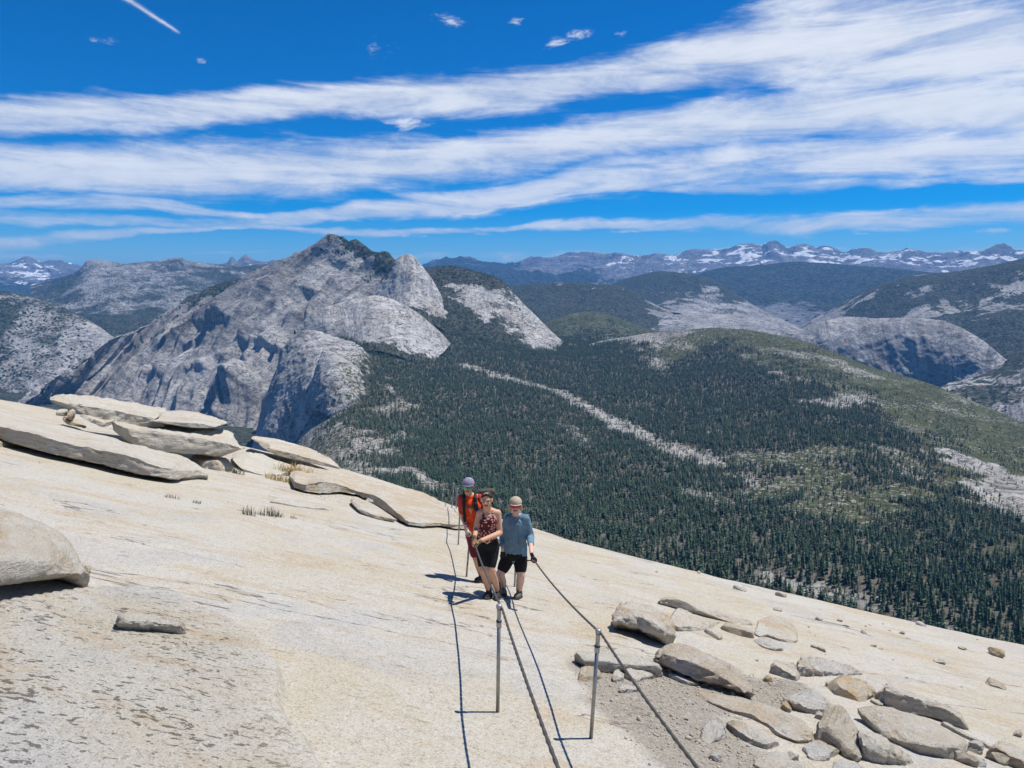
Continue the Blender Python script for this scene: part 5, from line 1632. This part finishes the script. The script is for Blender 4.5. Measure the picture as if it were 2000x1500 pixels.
def shoe(parent, ankle, toe, mat, sole_mat=None):
    """Hiking shoe along the ground from heel to toe, with sole and collar."""
    a, t = np.array(ankle, float), np.array(toe, float)
    d = (t - a) * [1, 1, 0]
    d /= np.linalg.norm(d) + 1e-9
    heel = a - d * 0.055
    tip = a + d * 0.175
    pts = [heel, a + d * .05, a + d * .12, tip]
    for p in pts:
        p[2] = ground_z(p[0], p[1])
    k = Clay()
    up = np.array([0, 0, 1.0])
    k.limb([pts[0] + up * .055, pts[1] + up * .058, pts[2] + up * .046, pts[3] - d * .02 + up * .040], [.038, .043, .045, .036])
    k.limb([pts[0] + d * .03 + up * .07, a * [1, 1, 0] + up * (ground_z(a[0], a[1]) + .125)], [.042, .046])
    o = k.melt('shoe', mat, parent, 0.008, 3)
    s = Clay()
    s.limb([pts[0] + up * .014, pts[1] + up * .014, pts[2] + up * .014, pts[3] + up * .016], [.040, .043, .048, .036], None)
    s.V = [v * 1.0 for v in s.V]
    so = s.melt('sole', sole_mat or M_SOLE, o, 0.009, 2)
    return o


def grip(parent, name, c, axis, back, mat, r=0.020, size=1.0):
    """Gloved hand closed around a cable: palm, four unequal curled fingers and an opposing thumb."""
    c, w = np.asarray(c, float), np.asarray(axis, float)
    w = w / np.linalg.norm(w)
    b = np.asarray(back, float)
    b = b - w * (b @ w)
    b /= np.linalg.norm(b)
    s = np.cross(w, b)
    k = Clay()
    k.limb([c + b * .030 * size - w * .028 * size, c + b * .030 * size + w * .028 * size], [.024 * size, .022 * size])
    k.limb([c + b * .030 * size, c + b * .085 * size], [.027 * size, .025 * size])
    for i, (off, ln) in enumerate(zip((-.036, -.012, .012, .034), (.80, 1.0, .95, .75))):
        pts = []
        for q in range(5):
            al = -0.2 - q / 4 * 4.0 * ln
            pts.append(c + w * off * size + (math.cos(al) * b + math.sin(al) * s) * (r + .012) * size)
        k.limb(pts, [.0115 * size, .011 * size, .0105 * size, .010 * size, .009 * size], n=8)
    pts = [c - w * .040 * size + b * .03 * size + s * .02, c - w * .048 * size + s * .030 * size, c - w * .03 * size - b * .006 + s * .030 * size, c - w * .012 * size - b * .022 * size + s * .018 * size]
    k.limb(pts, [.013 * size, .012 * size, .011 * size, .010 * size], n=8)
    return k.melt(name, mat, parent, 0.006, 2)


CAMV = np.array([0.0, -1.0, 0.0])


def head(k, c, f, chin_drop=0.0):
    """Skull, jaw, nose, ears and brow around c, looking along f."""
    f = np.asarray(f, float) / np.linalg.norm(f)
    s = np.cross(f, [0, 0, 1.0])
    s /= np.linalg.norm(s)
    up = np.array([0, 0, 1.0])
    q = Vector(f).to_track_quat('Y', 'Z')
    k.ball(c + up * .028 - f * .012, (.076, .094, .090), q)
    k.ball(c - up * .030 + f * .014, (.062, .072, .078), q)
    k.ball(c - up * .086 + f * .052, (.026, .024, .022), q)
    k.limb([c + up * .012 + f * .086, c - up * .022 + f * .106], [.010, .0145])
    for sg in (-1, 1):
        k.ball(c + s * sg * .078 - up * .004 - f * .006, (.012, .024, .032), q)
        k.ball(c + s * sg * .036 - up * .022 + f * .064, (.024, .020, .020), q)
        k.limb([c + s * sg * .014 + up * .026 + f * .086, c + s * sg * .052 + up * .026 + f * .070], [.009, .009])
    return s


def face_bits(parent, c, f, smile=True, eyes=True, brow=None):
    f = np.asarray(f, float) / np.linalg.norm(f)
    s = np.cross(f, [0, 0, 1.0])
    s /= np.linalg.norm(s)
    up = np.array([0, 0, 1.0])
    q = Vector(f).to_track_quat('Y', 'Z')
    Clay().limb([c - up * .048 + f * .084 - s * .028, c - up * .054 + f * .092, c - up * .048 + f * .084 + s * .028], [.008, .010, .008]).plain('mouth', M_LIP, parent)
    if smile:
        Clay().limb([c - up * .049 + f * .087 - s * .018, c - up * .053 + f * .096, c - up * .049 + f * .087 + s * .018], [.0035, .0045, .0035]).plain('teeth', M_TEETH, parent)
    if eyes:
        for sg in (-1, 1):
            Clay().ball(c + s * sg * .034 + up * .006 + f * .080, (.014, .006, .006), q).plain('eye', M_EYE, parent)
            Clay().limb([c + s * sg * .016 + up * .031 + f * .092, c + s * sg * .052 + up * .030 + f * .076], [.0045, .0035]).plain('eyebrow', brow or M_HAIR_DARK, parent)


def feet_d(zx, zy):
    return float(_dist(hit(800 + zx / 4.4111, 900 + zy / 4.4111)))


def person(label, cx, cy):
    p = hit(800 + cx / 4.4111, 900 + cy / 4.4111)
    p[2] = ground_z(p[0], p[1])
    o = empty('person', p)
    tag(o, label, 'person')
    return o, float(_dist(p))


UPV = np.array([0, 0, 1.0])


def rest(p):
    """Drop an ankle so the shoe stands on the rock."""
    q = np.array(p, float)
    q[2] = ground_z(q[0], q[1]) + 0.10
    return q


def woman_in_print():
    o, D = person('woman in a printed halter top and black shorts gripping the left cable', 705, 1190)
    j = lambda x, y, d=0.0: J(x, y, D + d)
    fdir = np.array([-0.10, -1.0, -0.10])
    hc = j(664, 338, -.06)
    sl, sr = j(606, 452), j(758, 450)
    el, er = j(570, 595, -.06), j(778, 622, -.04)
    hand_c = HAND_W
    tang = POST_TOPS['A'] - HAND_W
    tang /= np.linalg.norm(tang)
    hl, hr = hand_c - tang * 0.05, hand_c + tang * 0.07
    wl, wr = hl + np.array([.0, .05, .06]), hr + np.array([.075, .05, .035])
    nb = j(674, 432, .02)
    chest, waist, pel = j(680, 520, .0), j(670, 640, .0), j(672, 715, .02)
    hpl, hpr = j(632, 735, .02), j(716, 735, .03)
    al, ar = rest(j(682, 1150, .02)), rest(j(762, 1130, .08))
    kl, kr = j(632, 935, -.14), j(698, 940, -.10)
    k = Clay()
    head(k, hc, fdir)
    k.limb([hc - UPV * .06, nb + UPV * .01], [.052, .056])
    k.limb([sl + np.array([.03, 0, 0]), nb, sr - np.array([.03, 0, 0])], [.058, .070, .058])
    k.ball(chest + UPV * .03, (.150, .105, .130)).ball(waist, (.128, .092, .120)).ball(pel, (.158, .118, .110)).limb([chest, waist, pel], [.115, .105, .12])
    for sg in (-1, 1):
        k.ball(chest + np.array([sg * .062, -.085, .0]), (.060, .055, .058))
    k.limb([sl, el], [.052, .040]).limb([el, wl], [.041, .028])
    k.limb([sr, er], [.054, .041]).limb([er, wr], [.042, .028])
    for hp, kn, an in ((hpl, kl, al), (hpr, kr, ar)):
        mid = kn * .55 + an * .45 + np.array([0, .025, 0])
        k.limb([hp, hp * .5 + kn * .5, kn], [.095, .082, .058]).limb([kn, mid, an], [.056, .056, .036])
    k.limb([wl, hl], [.028, .026]).limb([wr, hr], [.028, .026])
    body = k.melt('body', M_SKIN_A, o, .009, 4)
    face_bits(body, hc, fdir)
    t = Clay()
    t.ball(chest + UPV * .0, (.158, .112, .105)).ball(waist + UPV * .0, (.140, .104, .125)).limb([chest, waist - UPV * .01], [.13, .122])
    for sg in (-1, 1):
        t.ball(chest + np.array([sg * .062, -.09, .005]), (.067, .062, .066))
        t.limb([chest + np.array([sg * .075, -.10, .05]), nb + np.array([sg * .062, -.045, .015]), nb + np.array([sg * .03, .05, .05])], [.022, .019, .017])
    t.melt('halter_top', M_PRINT, o, .009, 3)
    s = Clay()
    s.ball(pel, (.170, .130, .122)).ball(waist * .45 + pel * .55, (.145, .108, .09))
    for hp, kn in ((hpl, kl), (hpr, kr)):
        e = hp * .22 + kn * .78
        s.limb([hp, hp * .5 + kn * .5, e], [.104, .092, .076])
    s.melt('shorts', M_BLACKCLOTH, o, .009, 3)
    h = Clay()
    q = Vector(fdir).to_track_quat('Y', 'Z')
    h.ball(hc + UPV * .040 + np.array([.004, .030, 0]), (.084, .092, .088), q).ball(hc + np.array([.02, .10, -.02]), (.05, .05, .08)).limb([hc + np.array([.075, .02, .02]), hc + np.array([.095, .02, -.11])], [.016, .008])
    h.limb([hc + np.array([-.066, -.035, .055]), hc + np.array([0, -.062, .098]), hc + np.array([.066, -.035, .055])], [.018, .020, .018])
    h.melt('hair', M_HAIR_DARK, o, .010, 2)
    for an, x, y in ((al, 640, 1215), (ar, 735, 1210)):
        toe = j(x, y, -.2)
        Clay().limb([an - UPV * .02, an + UPV * .11], [.043, .046]).melt('sock', M_SOCK, o, .008, 2)
        shoe(o, an, toe, M_SHOE)
    grip(o, 'glove', hl, tang, wl - hl, M_GLOVE_TAN, size=1.05)
    grip(o, 'glove', hr, tang, wr - hr, M_GLOVE_TAN, size=1.05)


def woman_in_blue():
    o, D = person('woman in a blue hooded shirt, tan cap and black shorts', 890, 1180)
    j = lambda x, y, d=0.0: J(x, y, D + d)
    fdir = np.array([-0.05, -1.0, -0.12])
    hc = j(913, 382, -.04)
    sl, sr = j(846, 500, .02), j(996, 500, .0)
    tang = POST_TOPS['B'] - HAND_B
    tang /= np.linalg.norm(tang)
    hr = HAND_B
    er = j(1040, 655, .03)
    wr = hr + np.array([-.035, .03, .085])
    el, wl = j(806, 650, .10), j(800, 760, -.05)
    nb = j(918, 478, .03)
    chest, waist, pel = j(920, 570, .02), j(908, 705, .02), j(903, 800, .03)
    hpl, hpr = j(852, 830, .03), j(955, 830, .03)
    al, ar = rest(j(806, 1105, .10)), rest(j(944, 1150, .0))
    kl, kr = j(782, 975, -.06), j(958, 985, -.08)
    k = Clay()
    head(k, hc, fdir)
    k.limb([hc - UPV * .06, nb], [.050, .056])
    k.limb([sl, nb, sr], [.055, .066, .055])
    k.ball(chest, (.155, .105, .14)).ball(waist, (.14, .1, .13)).ball(pel, (.165, .12, .11)).limb([chest, waist, pel], [.12, .115, .125])
    k.limb([sl, el], [.050, .040]).limb([el, wl], [.040, .028]).limb([sr, er], [.050, .040]).limb([er, wr], [.040, .029])
    for hp, kn, an in ((hpl, kl, al), (hpr, kr, ar)):
        mid = kn * .55 + an * .45 + np.array([0, .02, 0])
        k.limb([hp, hp * .5 + kn * .5, kn], [.098, .088, .064]).limb([kn, mid, an], [.062, .062, .038])
    k.limb([wr, hr], [.029, .026]).ball(wl + UPV * -.04, (.03, .025, .05))
    body = k.melt('body', M_SKIN_B, o, .009, 4)
    face_bits(body, hc, fdir, smile=True, eyes=False)
    t = Clay()
    hem = pel + UPV * -.055
    t.ball(chest + UPV * .03, (.175, .125, .15)).limb([chest, waist, waist * .4 + hem * .6], [.150, .158, .150], (1.08, .82)).limb([sl, nb - UPV * .02, sr], [.070, .076, .070])
    t.limb([sl, el], [.072, .062]).limb([el, el * .35 + wl * .65], [.060, .052])
    t.limb([sr, er], [.073, .064]).limb([er, er * .55 + wr * .45], [.060, .050])
    for dz in (0.0, .06, .12, .18):
        t.limb([hem + np.array([-.095, 0, dz]), hem + np.array([.095, 0, dz])], [.100, .100])
    sh = t.melt('shirt', M_BLUE, o, .010, 3)
    hd = Clay()
    for a in np.linspace(0, 2 * math.pi, 15)[:-1]:
        hd.ball(nb + np.array([math.cos(a) * .078, math.sin(a) * .068 + .012, .018 + .03 * math.sin(a)]), (.026, .026, .024), nu=8, nv=6)
    hd.ball(nb + np.array([0, .11, .0]), (.09, .05, .08))
    hd.melt('hood', M_BLUE, sh, .009, 3)
    s = Clay()
    s.ball(pel, (.174, .131, .122))
    for hp, kn in ((hpl, kl), (hpr, kr)):
        s.limb([hp, hp * .5 + kn * .5, hp * .36 + kn * .64], [.108, .100, .092])
    s.melt('shorts', M_BLACKCLOTH, o, .009, 3)
    h = Clay()
    h.ball(hc + np.array([0, .028, .012]), (.088, .085, .088)).limb([hc + np.array([-.082, -.01, .0]), hc + np.array([-.090, .0, -.085])], [.020, .018]).limb([hc + np.array([.082, -.01, .0]), hc + np.array([.088, .0, -.085])], [.020, .018])
    h.limb([hc + np.array([-.05, .075, -.05]), hc + np.array([.05, .075, -.05])], [.04, .04])
    h.melt('hair', M_HAIR_BLOND, o, .009, 2)
    cap_hat(o, hc + UPV * .035 + np.array([0, .006, 0]), .098, M_CAP_TAN, M_CAP_TAN, fdir + UPV * .05)
    glasses(o, hc + UPV * .006, fdir, .100, M_LENS_RED)
    for an, x, y in ((al, 830, 1160), (ar, 905, 1230)):
        Clay().limb([an - UPV * .02, an + UPV * .10], [.044, .048]).melt('sock', M_SOCK, o, .008, 2)
        shoe(o, an, j(x, y, -.2), M_SHOE_GREY)
    grip(o, 'glove', hr, tang, wr - hr, M_GLOVE_BLACK, size=1.05)
    g = Clay()
    g.ball(wl - UPV * .06, (.034, .03, .045))
    for i in range(4):
        g.limb([wl - UPV * .09 + np.array([-.03 + .019 * i, -.01, 0]), wl - UPV * (.135 - .006 * abs(i - 1.5)) + np.array([-.03 + .019 * i, -.02, 0])], [.011, .009], n=8)
    g.limb([wl - UPV * .05 + np.array([.03, -.01, 0]), wl - UPV * .095 + np.array([.045, -.025, 0])], [.012, .010], n=8)
    g.melt('glove', M_GLOVE_BLACK, o, .007, 2)


def man_in_orange():
    o, D = person('man in an orange shirt, trucker cap and green mirrored sunglasses', 600, 1055)
    j = lambda x, y, d=0.0: J(x, y, D + d)
    fdir = np.array([-0.12, -1.0, -0.12])
    hc = j(506, 218, -.02)
    sl, sr = j(452, 330, .02), j(602, 325, .04)
    nb = j(508, 300, .03)
    chest, waist, pel = j(528, 400, .02), j(548, 540, .02), j(566, 640, .04)
    el = j(458, 485, .06)
    hand = J(508, 632, D - .22)
    wl = hand + np.array([-.03, .04, .07])
    er, wr = j(628, 500, .06), j(585, 610, -.08)
    hpl, hpr = j(545, 665, .04), j(600, 665, .05)
    al, ar = rest(j(618, 1010, .05)), rest(j(660, 1000, .14))
    kl, kr = j(578, 850, -.06), j(640, 850, -.03)
    k = Clay()
    head(k, hc, fdir)
    k.limb([hc - UPV * .06, nb], [.056, .062])
    k.limb([sl, nb, sr], [.06, .07, .06])
    k.ball(chest, (.16, .11, .15)).ball(waist, (.135, .1, .13)).ball(pel, (.15, .12, .11)).limb([chest, waist, pel], [.125, .115, .12])
    k.limb([sl, el], [.056, .044]).limb([el, wl], [.044, .031]).limb([sr, er], [.056, .044]).limb([er, wr], [.044, .031]).limb([wl, hand], [.031, .028]).ball(wr, .03)
    for hp, kn, an in ((hpl, kl, al), (hpr, kr, ar)):
        mid = kn * .55 + an * .45 + np.array([0, .025, 0])
        k.limb([hp, hp * .5 + kn * .5, kn], [.095, .08, .06]).limb([kn, mid, an], [.058, .058, .038])
    body = k.melt('body', M_SKIN_A, o, .009, 4)
    face_bits(body, hc, fdir, smile=False, eyes=False)
    t = Clay()
    t.ball(chest + UPV * .02, (.175, .122, .15)).limb([chest, waist, pel + UPV * .03], [.145, .142, .145], (1.08, .85)).limb([sl + np.array([.02, 0, 0]), nb - UPV * .02, sr - np.array([.02, 0, 0])], [.070, .078, .070])
    sh = t.melt('shirt', M_ORANGE, o, .010, 3)
    for a, b in ((sl, el), (sr, er)):
        Clay().limb([a, a * .35 + b * .65], [.076, .068]).melt('sleeve', M_REDSLEEVE, sh, .009, 3)
    s = Clay()
    s.ball(pel, (.162, .132, .125))
    for hp, kn in ((hpl, kl), (hpr, kr)):
        s.limb([hp, hp * .3 + kn * .7], [.106, .092])
    s.melt('shorts', M_DARKRED, o, .010, 3)
    h = Clay()
    h.ball(hc + np.array([0, .025, .01]), (.083, .088, .088))
    h.melt('hair', M_HAIR_DARK, o, .010, 2)
    cap_hat(o, hc + UPV * .036 + np.array([0, .006, 0]), .100, M_CAP_GREY, M_CAP_MESH, fdir + UPV * .05)
    glasses(o, hc + UPV * .006, fdir, .102, M_LENS_GREEN)
    bp = Clay()
    bc = chest + np.array([.03, .21, .0])
    bp.ball(bc, (.15, .10, .24)).limb([bc + UPV * .12, bc - UPV * .14], [.12, .13], (1.1, .8))
    pk = bp.melt('backpack', M_PACK, o, .012, 3)
    lid = J(668, 268, D + .20)
    Clay().limb([lid + np.array([-.09, 0, -.01]), lid + np.array([.08, 0, .0])], [.062, .060]).limb([lid, bc + UPV * .12], [.06, .08]).melt('pack_lid', M_PACK_OLIVE, pk, .010, 3)
    for a, sg in ((sl, 1), (sr, -1)):
        top = a * .62 + nb * .38
        pts = [bc + UPV * .18 + np.array([-.06 * sg, -.08, 0]), top + np.array([0, .02, .085]), top + np.array([0, -.10, .02]), chest + np.array([-.105 * sg, -.135, .02]), waist + np.array([-.125 * sg, -.10, .05]), waist + np.array([-.13 * sg, .08, .02])]
        Clay().limb(pts, [.022, .022, .022, .021, .018, .016], (1.3, .6)).melt('strap', M_PACK, pk, .008, 2)
    Clay().limb([chest + np.array([-.09, -.140, .05]), chest + np.array([0, -.146, .045]), chest + np.array([.09, -.140, .05])], [.009, .009, .009]).melt('chest_strap', M_PACK, pk, .007, 1)
    Clay().ball(chest + np.array([.085, -.155, .055]), (.042, .03, .075)).melt('strap_pocket', M_PACK, pk, .008, 2)
    for an, x, y in ((al, 555, 1055), (ar, 640, 1050)):
        Clay().limb([an - UPV * .02, an + UPV * .09], [.044, .048]).melt('sock', M_SOCK, o, .008, 2)
        shoe(o, an, j(x, y, -.15), M_SHOE)
    tang = POST_TOPS['A'] - POST_TOPS['C']
    tang /= np.linalg.norm(tang)
    grip(o, 'glove', hand, tang, wl - hand, M_GLOVE_PALE, size=1.1)


woman_in_print()
woman_in_blue()
man_in_orange()
bpy.context.view_layer.update()
_dg = bpy.context.evaluated_depsgraph_get()
_new = [(o, bpy.data.meshes.new_from_object(o.evaluated_get(_dg))) for o in TO_MELT]
for o, me in _new:
    o.modifiers.clear()
    o.data = me
    me.polygons.foreach_set('use_smooth', np.ones(len(me.polygons), dtype=bool))
# ------------------------------------------------------------------ conifers
def mat_needles(name, col):
    m, nt, b = new_mat(name)
    oi = nt.new('ShaderNodeObjectInfo').outputs['Random']
    c = nt.mix(oi, tuple(x * 0.62 for x in col), (col[0] * 2.0, col[1] * 1.8, col[2] * 1.5))
    n = nt.noise(nt.obj(), 9, 3, 0.6)
    c = nt.mix(nt.lin(n, .35, .65, 0, .5), c, tuple(x * 1.7 for x in col))
    nt.put(b.inputs['Base Color'], c)
    b.inputs['Roughness'].default_value = 0.7
    b.inputs['Specular IOR Level'].default_value = 0.3
    return m


M_NEEDLE = mat_needles('fir_needles', (0.046, 0.082, 0.044))
M_BARK = plain('fir_bark', (0.06, 0.05, 0.042), 0.9, var=.3, vscale=14)
M_SNAG = plain('dead_wood', (0.33, 0.31, 0.28), 0.9, var=.2, vscale=14)


def crown_data(seed, levels, per, rad, low=0.10, power=0.85, gap=0.12):
    """Unit-height conifer crown: whorls of drooping branch fans with gaps and uneven length."""
    r = np.random.default_rng(seed)
    V, F = [], []
    for i in range(levels):
        t = low + (0.97 - low) * (i + r.uniform(-.3, .3)) / (levels - 1)
        R0 = rad * max(1 - t, 0.02) ** power * (0.55 + 0.45 * min(1, (t - low) / 0.12 + .5)) * r.uniform(0.75, 1.2)
        a0 = r.uniform(0, 6.28)
        for k in range(per):
            if r.random() < gap:
                continue
            a = a0 + 6.283 * k / per + r.uniform(-.35, .35)
            L = max(R0 * r.uniform(0.55, 1.25), 0.012)
            dr = -L * r.uniform(0.10, 0.55)
            w = L * r.uniform(0.40, 0.62)
            c, s = math.cos(a), math.sin(a)
            q = len(V)
            mz = r.uniform(-.012, .012)
            V += [(0, 0, t + 0.035), (c * L * .62 - s * w, s * L * .62 + c * w, t + dr * .5 + mz), (c * L, s * L, t + dr), (c * L * .62 + s * w, s * L * .62 - c * w, t + dr * .5 - mz)]
            F += [(q, q + 1, q + 2), (q, q + 2, q + 3)]
    q = len(V)
    V += [(0, 0, 1.0), (.011, 0, .93), (-.006, .01, .93), (-.006, -.01, .93)]
    F += [(q, q + 1, q + 2), (q, q + 2, q + 3), (q, q + 3, q + 1)]
    return V, F


def trunk_data(n=6, r0=0.014, top=0.95):
    V = [(r0 * math.cos(6.283 * k / n), r0 * math.sin(6.283 * k / n), -0.03) for k in range(n)] + [(0, 0, top)]
    F = [(k, (k + 1) % n, n) for k in range(n)]
    return V, F


def mk_mesh(name, V, F, mats, idx=None):
    me = bpy.data.meshes.new(name)
    me.from_pydata(V, [], F)
    for m in mats:
        me.materials.append(m)
    if idx is not None:
        me.polygons.foreach_set('material_index', np.array(idx, np.int32))
    me.update()
    return me


def conifer_points(net, rate, skip_rows=0, hscale=1.0):
    X, f, s = NETS[net]
    a, b, c, d = X[:-1, :-1], X[1:, :-1], X[1:, 1:], X[:-1, 1:]
    n = np.cross(c - a, d - b)
    ar = 0.5 * np.linalg.norm(n, axis=-1)
    flat = np.abs(n[..., 2]) / (2 * ar + 1e-9)
    face_cam = (n * (a + c)).sum(-1) * np.sign(n[..., 2]) < 0
    den = 0.25 * (f[:-1, :-1] + f[1:, :-1] + f[1:, 1:] + f[:-1, 1:])
    den = np.maximum(den, 0.045 * (0.25 * (s[:-1, :-1] + s[1:, :-1] + s[1:, 1:] + s[:-1, 1:]) > 0.15))
    cx, cy = to_px(0.5 * (a + c))
    ok = face_cam & (cx > -80) & (cx < 2080) & (cy < 1420)
    lam = ar * flat * den * rate * ok * sstep(flat, 0.35, 0.65)
    k = RNG.poisson(lam)
    i, j = np.nonzero(k)
    rep = k[i, j]
    i, j = np.repeat(i, rep), np.repeat(j, rep)
    u, v = RNG.random((2, len(i), 1))
    P = (1 - u) * (1 - v) * a[i, j] + u * (1 - v) * b[i, j] + u * v * c[i, j] + (1 - u) * v * d[i, j]
    dl = den[i, j]
    H = (5.5 + 15 * RNG.beta(1.3, 1.6, len(i))) * (0.6 + 0.4 * dl) * hscale
    return P, H


def build_forest():
    sets = [conifer_points('forested_valley', 1 / 34.0), conifer_points('granite_cliff', 1 / 70.0, hscale=.7), conifer_points('granite_spur', 1 / 70.0, hscale=.7), conifer_points('rounded_granite_dome', 1 / 50.0, hscale=.75),
            conifer_points('granite_pinnacle', 1 / 60.0, hscale=.8), conifer_points('wooded_dome', 1 / 55.0, hscale=.8), conifer_points('granite_mountain', 1 / 260.0, hscale=.8)]
    P = np.concatenate([s[0] for s in sets])
    H = np.concatenate([s[1] for s in sets])
    kind = RNG.integers(0, 5, len(P))
    kind = np.where(RNG.random(len(P)) < 0.02, 5, kind)
    # the largest in view become trees of their own
    bx, by = to_px(P)
    tx, ty = to_px(P + np.stack([0 * H, 0 * H, H], -1))
    epy = np.interp(bx, _e[:, 0], _e[:, 1])
    tall = by - ty
    clear = (bx > 5) & (bx < 1995) & (by < epy - 3) & (kind < 5)
    clear &= ~((bx > 480) & (bx < 900) & (by > 900 + (bx - 600) * 0.25))
    order = np.argsort(np.where(clear, -tall, 1e6))
    near = order[:300]
    mask = np.ones(len(P), bool)
    mask[near] = False
    # nearest trees: crown and trunk as parts
    crowns = []
    for sd in range(8):
        V, F = crown_data(100 + sd, 17, 7, random.uniform(0.16, 0.24), low=random.uniform(.06, .16))
        crowns.append(mk_mesh('crown', V, F, [M_NEEDLE]))
    V, F = trunk_data(8)
    trunk_me = mk_mesh('trunk', V, F, [M_BARK])
    for q, i in enumerate(near):
        t = empty('conifer', P[i], random.uniform(0, 6.28))
        t.scale = (H[i], H[i], H[i])
        for nm, me in (('crown', crowns[q % 8]), ('trunk', trunk_me)):
            c = bpy.data.objects.new(nm, me)
            COL.objects.link(c)
            c.parent = t
        tag(t, 'slender dark green conifer in the near forest just beyond the dome rim', 'conifer', 'near conifers beyond the dome rim')
    # the rest of the forest is one mass
    lib = bpy.data.collections.new('conifer_shapes')
    for sd in range(5):
        V, F = crown_data(200 + sd, 10, 6, [0.19, 0.23, 0.16, 0.26, 0.20][sd], low=[.08, .12, .1, .15, .06][sd])
        V2, F2 = trunk_data(4, 0.012)
        k = len(V)
        me = mk_mesh('conifer_shape', V + V2, F + [tuple(x + k for x in f) for f in F2], [M_NEEDLE, M_BARK], [0] * len(F) + [1] * len(F2))
        lib.objects.link(bpy.data.objects.new('conifer_shape_%d' % sd, me))
    V, F = trunk_data(5, 0.016)
    lib.objects.link(bpy.data.objects.new('conifer_shape_5', mk_mesh('snag_shape', V, F, [M_SNAG])))
    me = bpy.data.meshes.new('forest')
    q = P[mask]
    me.vertices.add(len(q))
    me.vertices.foreach_set('co', q.astype(np.float32).ravel())
    for nm, ty_, val in (('size', 'FLOAT', H[mask]), ('turn', 'FLOAT', RNG.uniform(0, 6.28, len(q))), ('shape', 'INT', kind[mask])):
        a = me.attributes.new(nm, ty_, 'POINT')
        a.data.foreach_set('value', val.astype(np.float32 if ty_ == 'FLOAT' else np.int32))
    o = bpy.data.objects.new('forest', me)
    COL.objects.link(o)
    ng = bpy.data.node_groups.new('plant_conifers', 'GeometryNodeTree')
    ng.interface.new_socket('Geometry', in_out='INPUT', socket_type='NodeSocketGeometry')
    ng.interface.new_socket('Geometry', in_out='OUTPUT', socket_type='NodeSocketGeometry')
    N = ng.nodes
    gi, go = N.new('NodeGroupInput'), N.new('NodeGroupOutput')
    ci = N.new('GeometryNodeCollectionInfo')
    ci.inputs['Collection'].default_value = lib
    ci.inputs['Separate Children'].default_value = True
    ci.inputs['Reset Children'].default_value = True
    iop = N.new('GeometryNodeInstanceOnPoints')
    iop.inputs['Pick Instance'].default_value = True

    def na(nm, dt):
        n = N.new('GeometryNodeInputNamedAttribute')
        n.data_type = dt
        n.inputs['Name'].default_value = nm
        return n.outputs[0]
    cx = N.new('ShaderNodeCombineXYZ')
    ng.links.new(na('turn', 'FLOAT'), cx.inputs[2])
    e2r = N.new('FunctionNodeEulerToRotation')
    ng.links.new(cx.outputs[0], e2r.inputs[0])
    ng.links.new(gi.outputs[0], iop.inputs['Points'])
    ng.links.new(ci.outputs[0], iop.inputs['Instance'])
    ng.links.new(na('shape', 'INT'), iop.inputs['Instance Index'])
    ng.links.new(e2r.outputs[0], iop.inputs['Rotation'])
    ng.links.new(na('size', 'FLOAT'), iop.inputs['Scale'])
    ng.links.new(iop.outputs[0], go.inputs[0])
    md = o.modifiers.new('plant', 'NODES')
    md.node_group = ng
    tag(o, 'dense dark conifer forest filling the valley', 'forest', kind='stuff')
    print('trees', len(P))


build_forest()
# ------------------------------------------------------------------ the mountain air
def build_haze():
    lo, hi = 1e9, -1e9
    for o in list(COL.objects):
        if o.type == 'MESH':
            zs = np.empty(len(o.data.vertices) * 3, np.float32)
            o.data.vertices.foreach_get('co', zs)
            lo, hi = min(lo, zs[2::3].min()), max(hi, zs[2::3].max())
    x0, x1, y0, y1, z0, z1 = -42000, 42000, -3000, 46000, lo - 2, hi + 40
    v = [(x, y, z) for z in (z0, z1) for y in (y0, y1) for x in (x0, x1)]
    f = [(0, 2, 3, 1), (4, 5, 7, 6), (0, 1, 5, 4), (2, 6, 7, 3), (0, 4, 6, 2), (1, 3, 7, 5)]
    m = bpy.data.materials.new('mountain_air')
    m.use_nodes = True
    nt = NT(m.node_tree)
    nt.n.clear()
    out = nt.new('ShaderNodeOutputMaterial')
    pv = nt.new('ShaderNodeVolumePrincipled')
    pv.inputs['Color'].default_value = (0.11, 0.43, 1.0, 1)
    pv.inputs['Density'].default_value = HAZE_DENSITY
    pv.inputs['Anisotropy'].default_value = 0.0
    nt.l.new(pv.outputs[0], out.inputs['Volume'])
    m.cycles.homogeneous_volume = True
    o = mesh_obj('haze', v, f, m, smooth=False)
    tag(o, 'thin blue mountain air over the valleys', 'haze', kind='stuff')


HAZE_DENSITY = 4.0e-5
build_haze()
print('script time', round(time.time() - T0, 1))
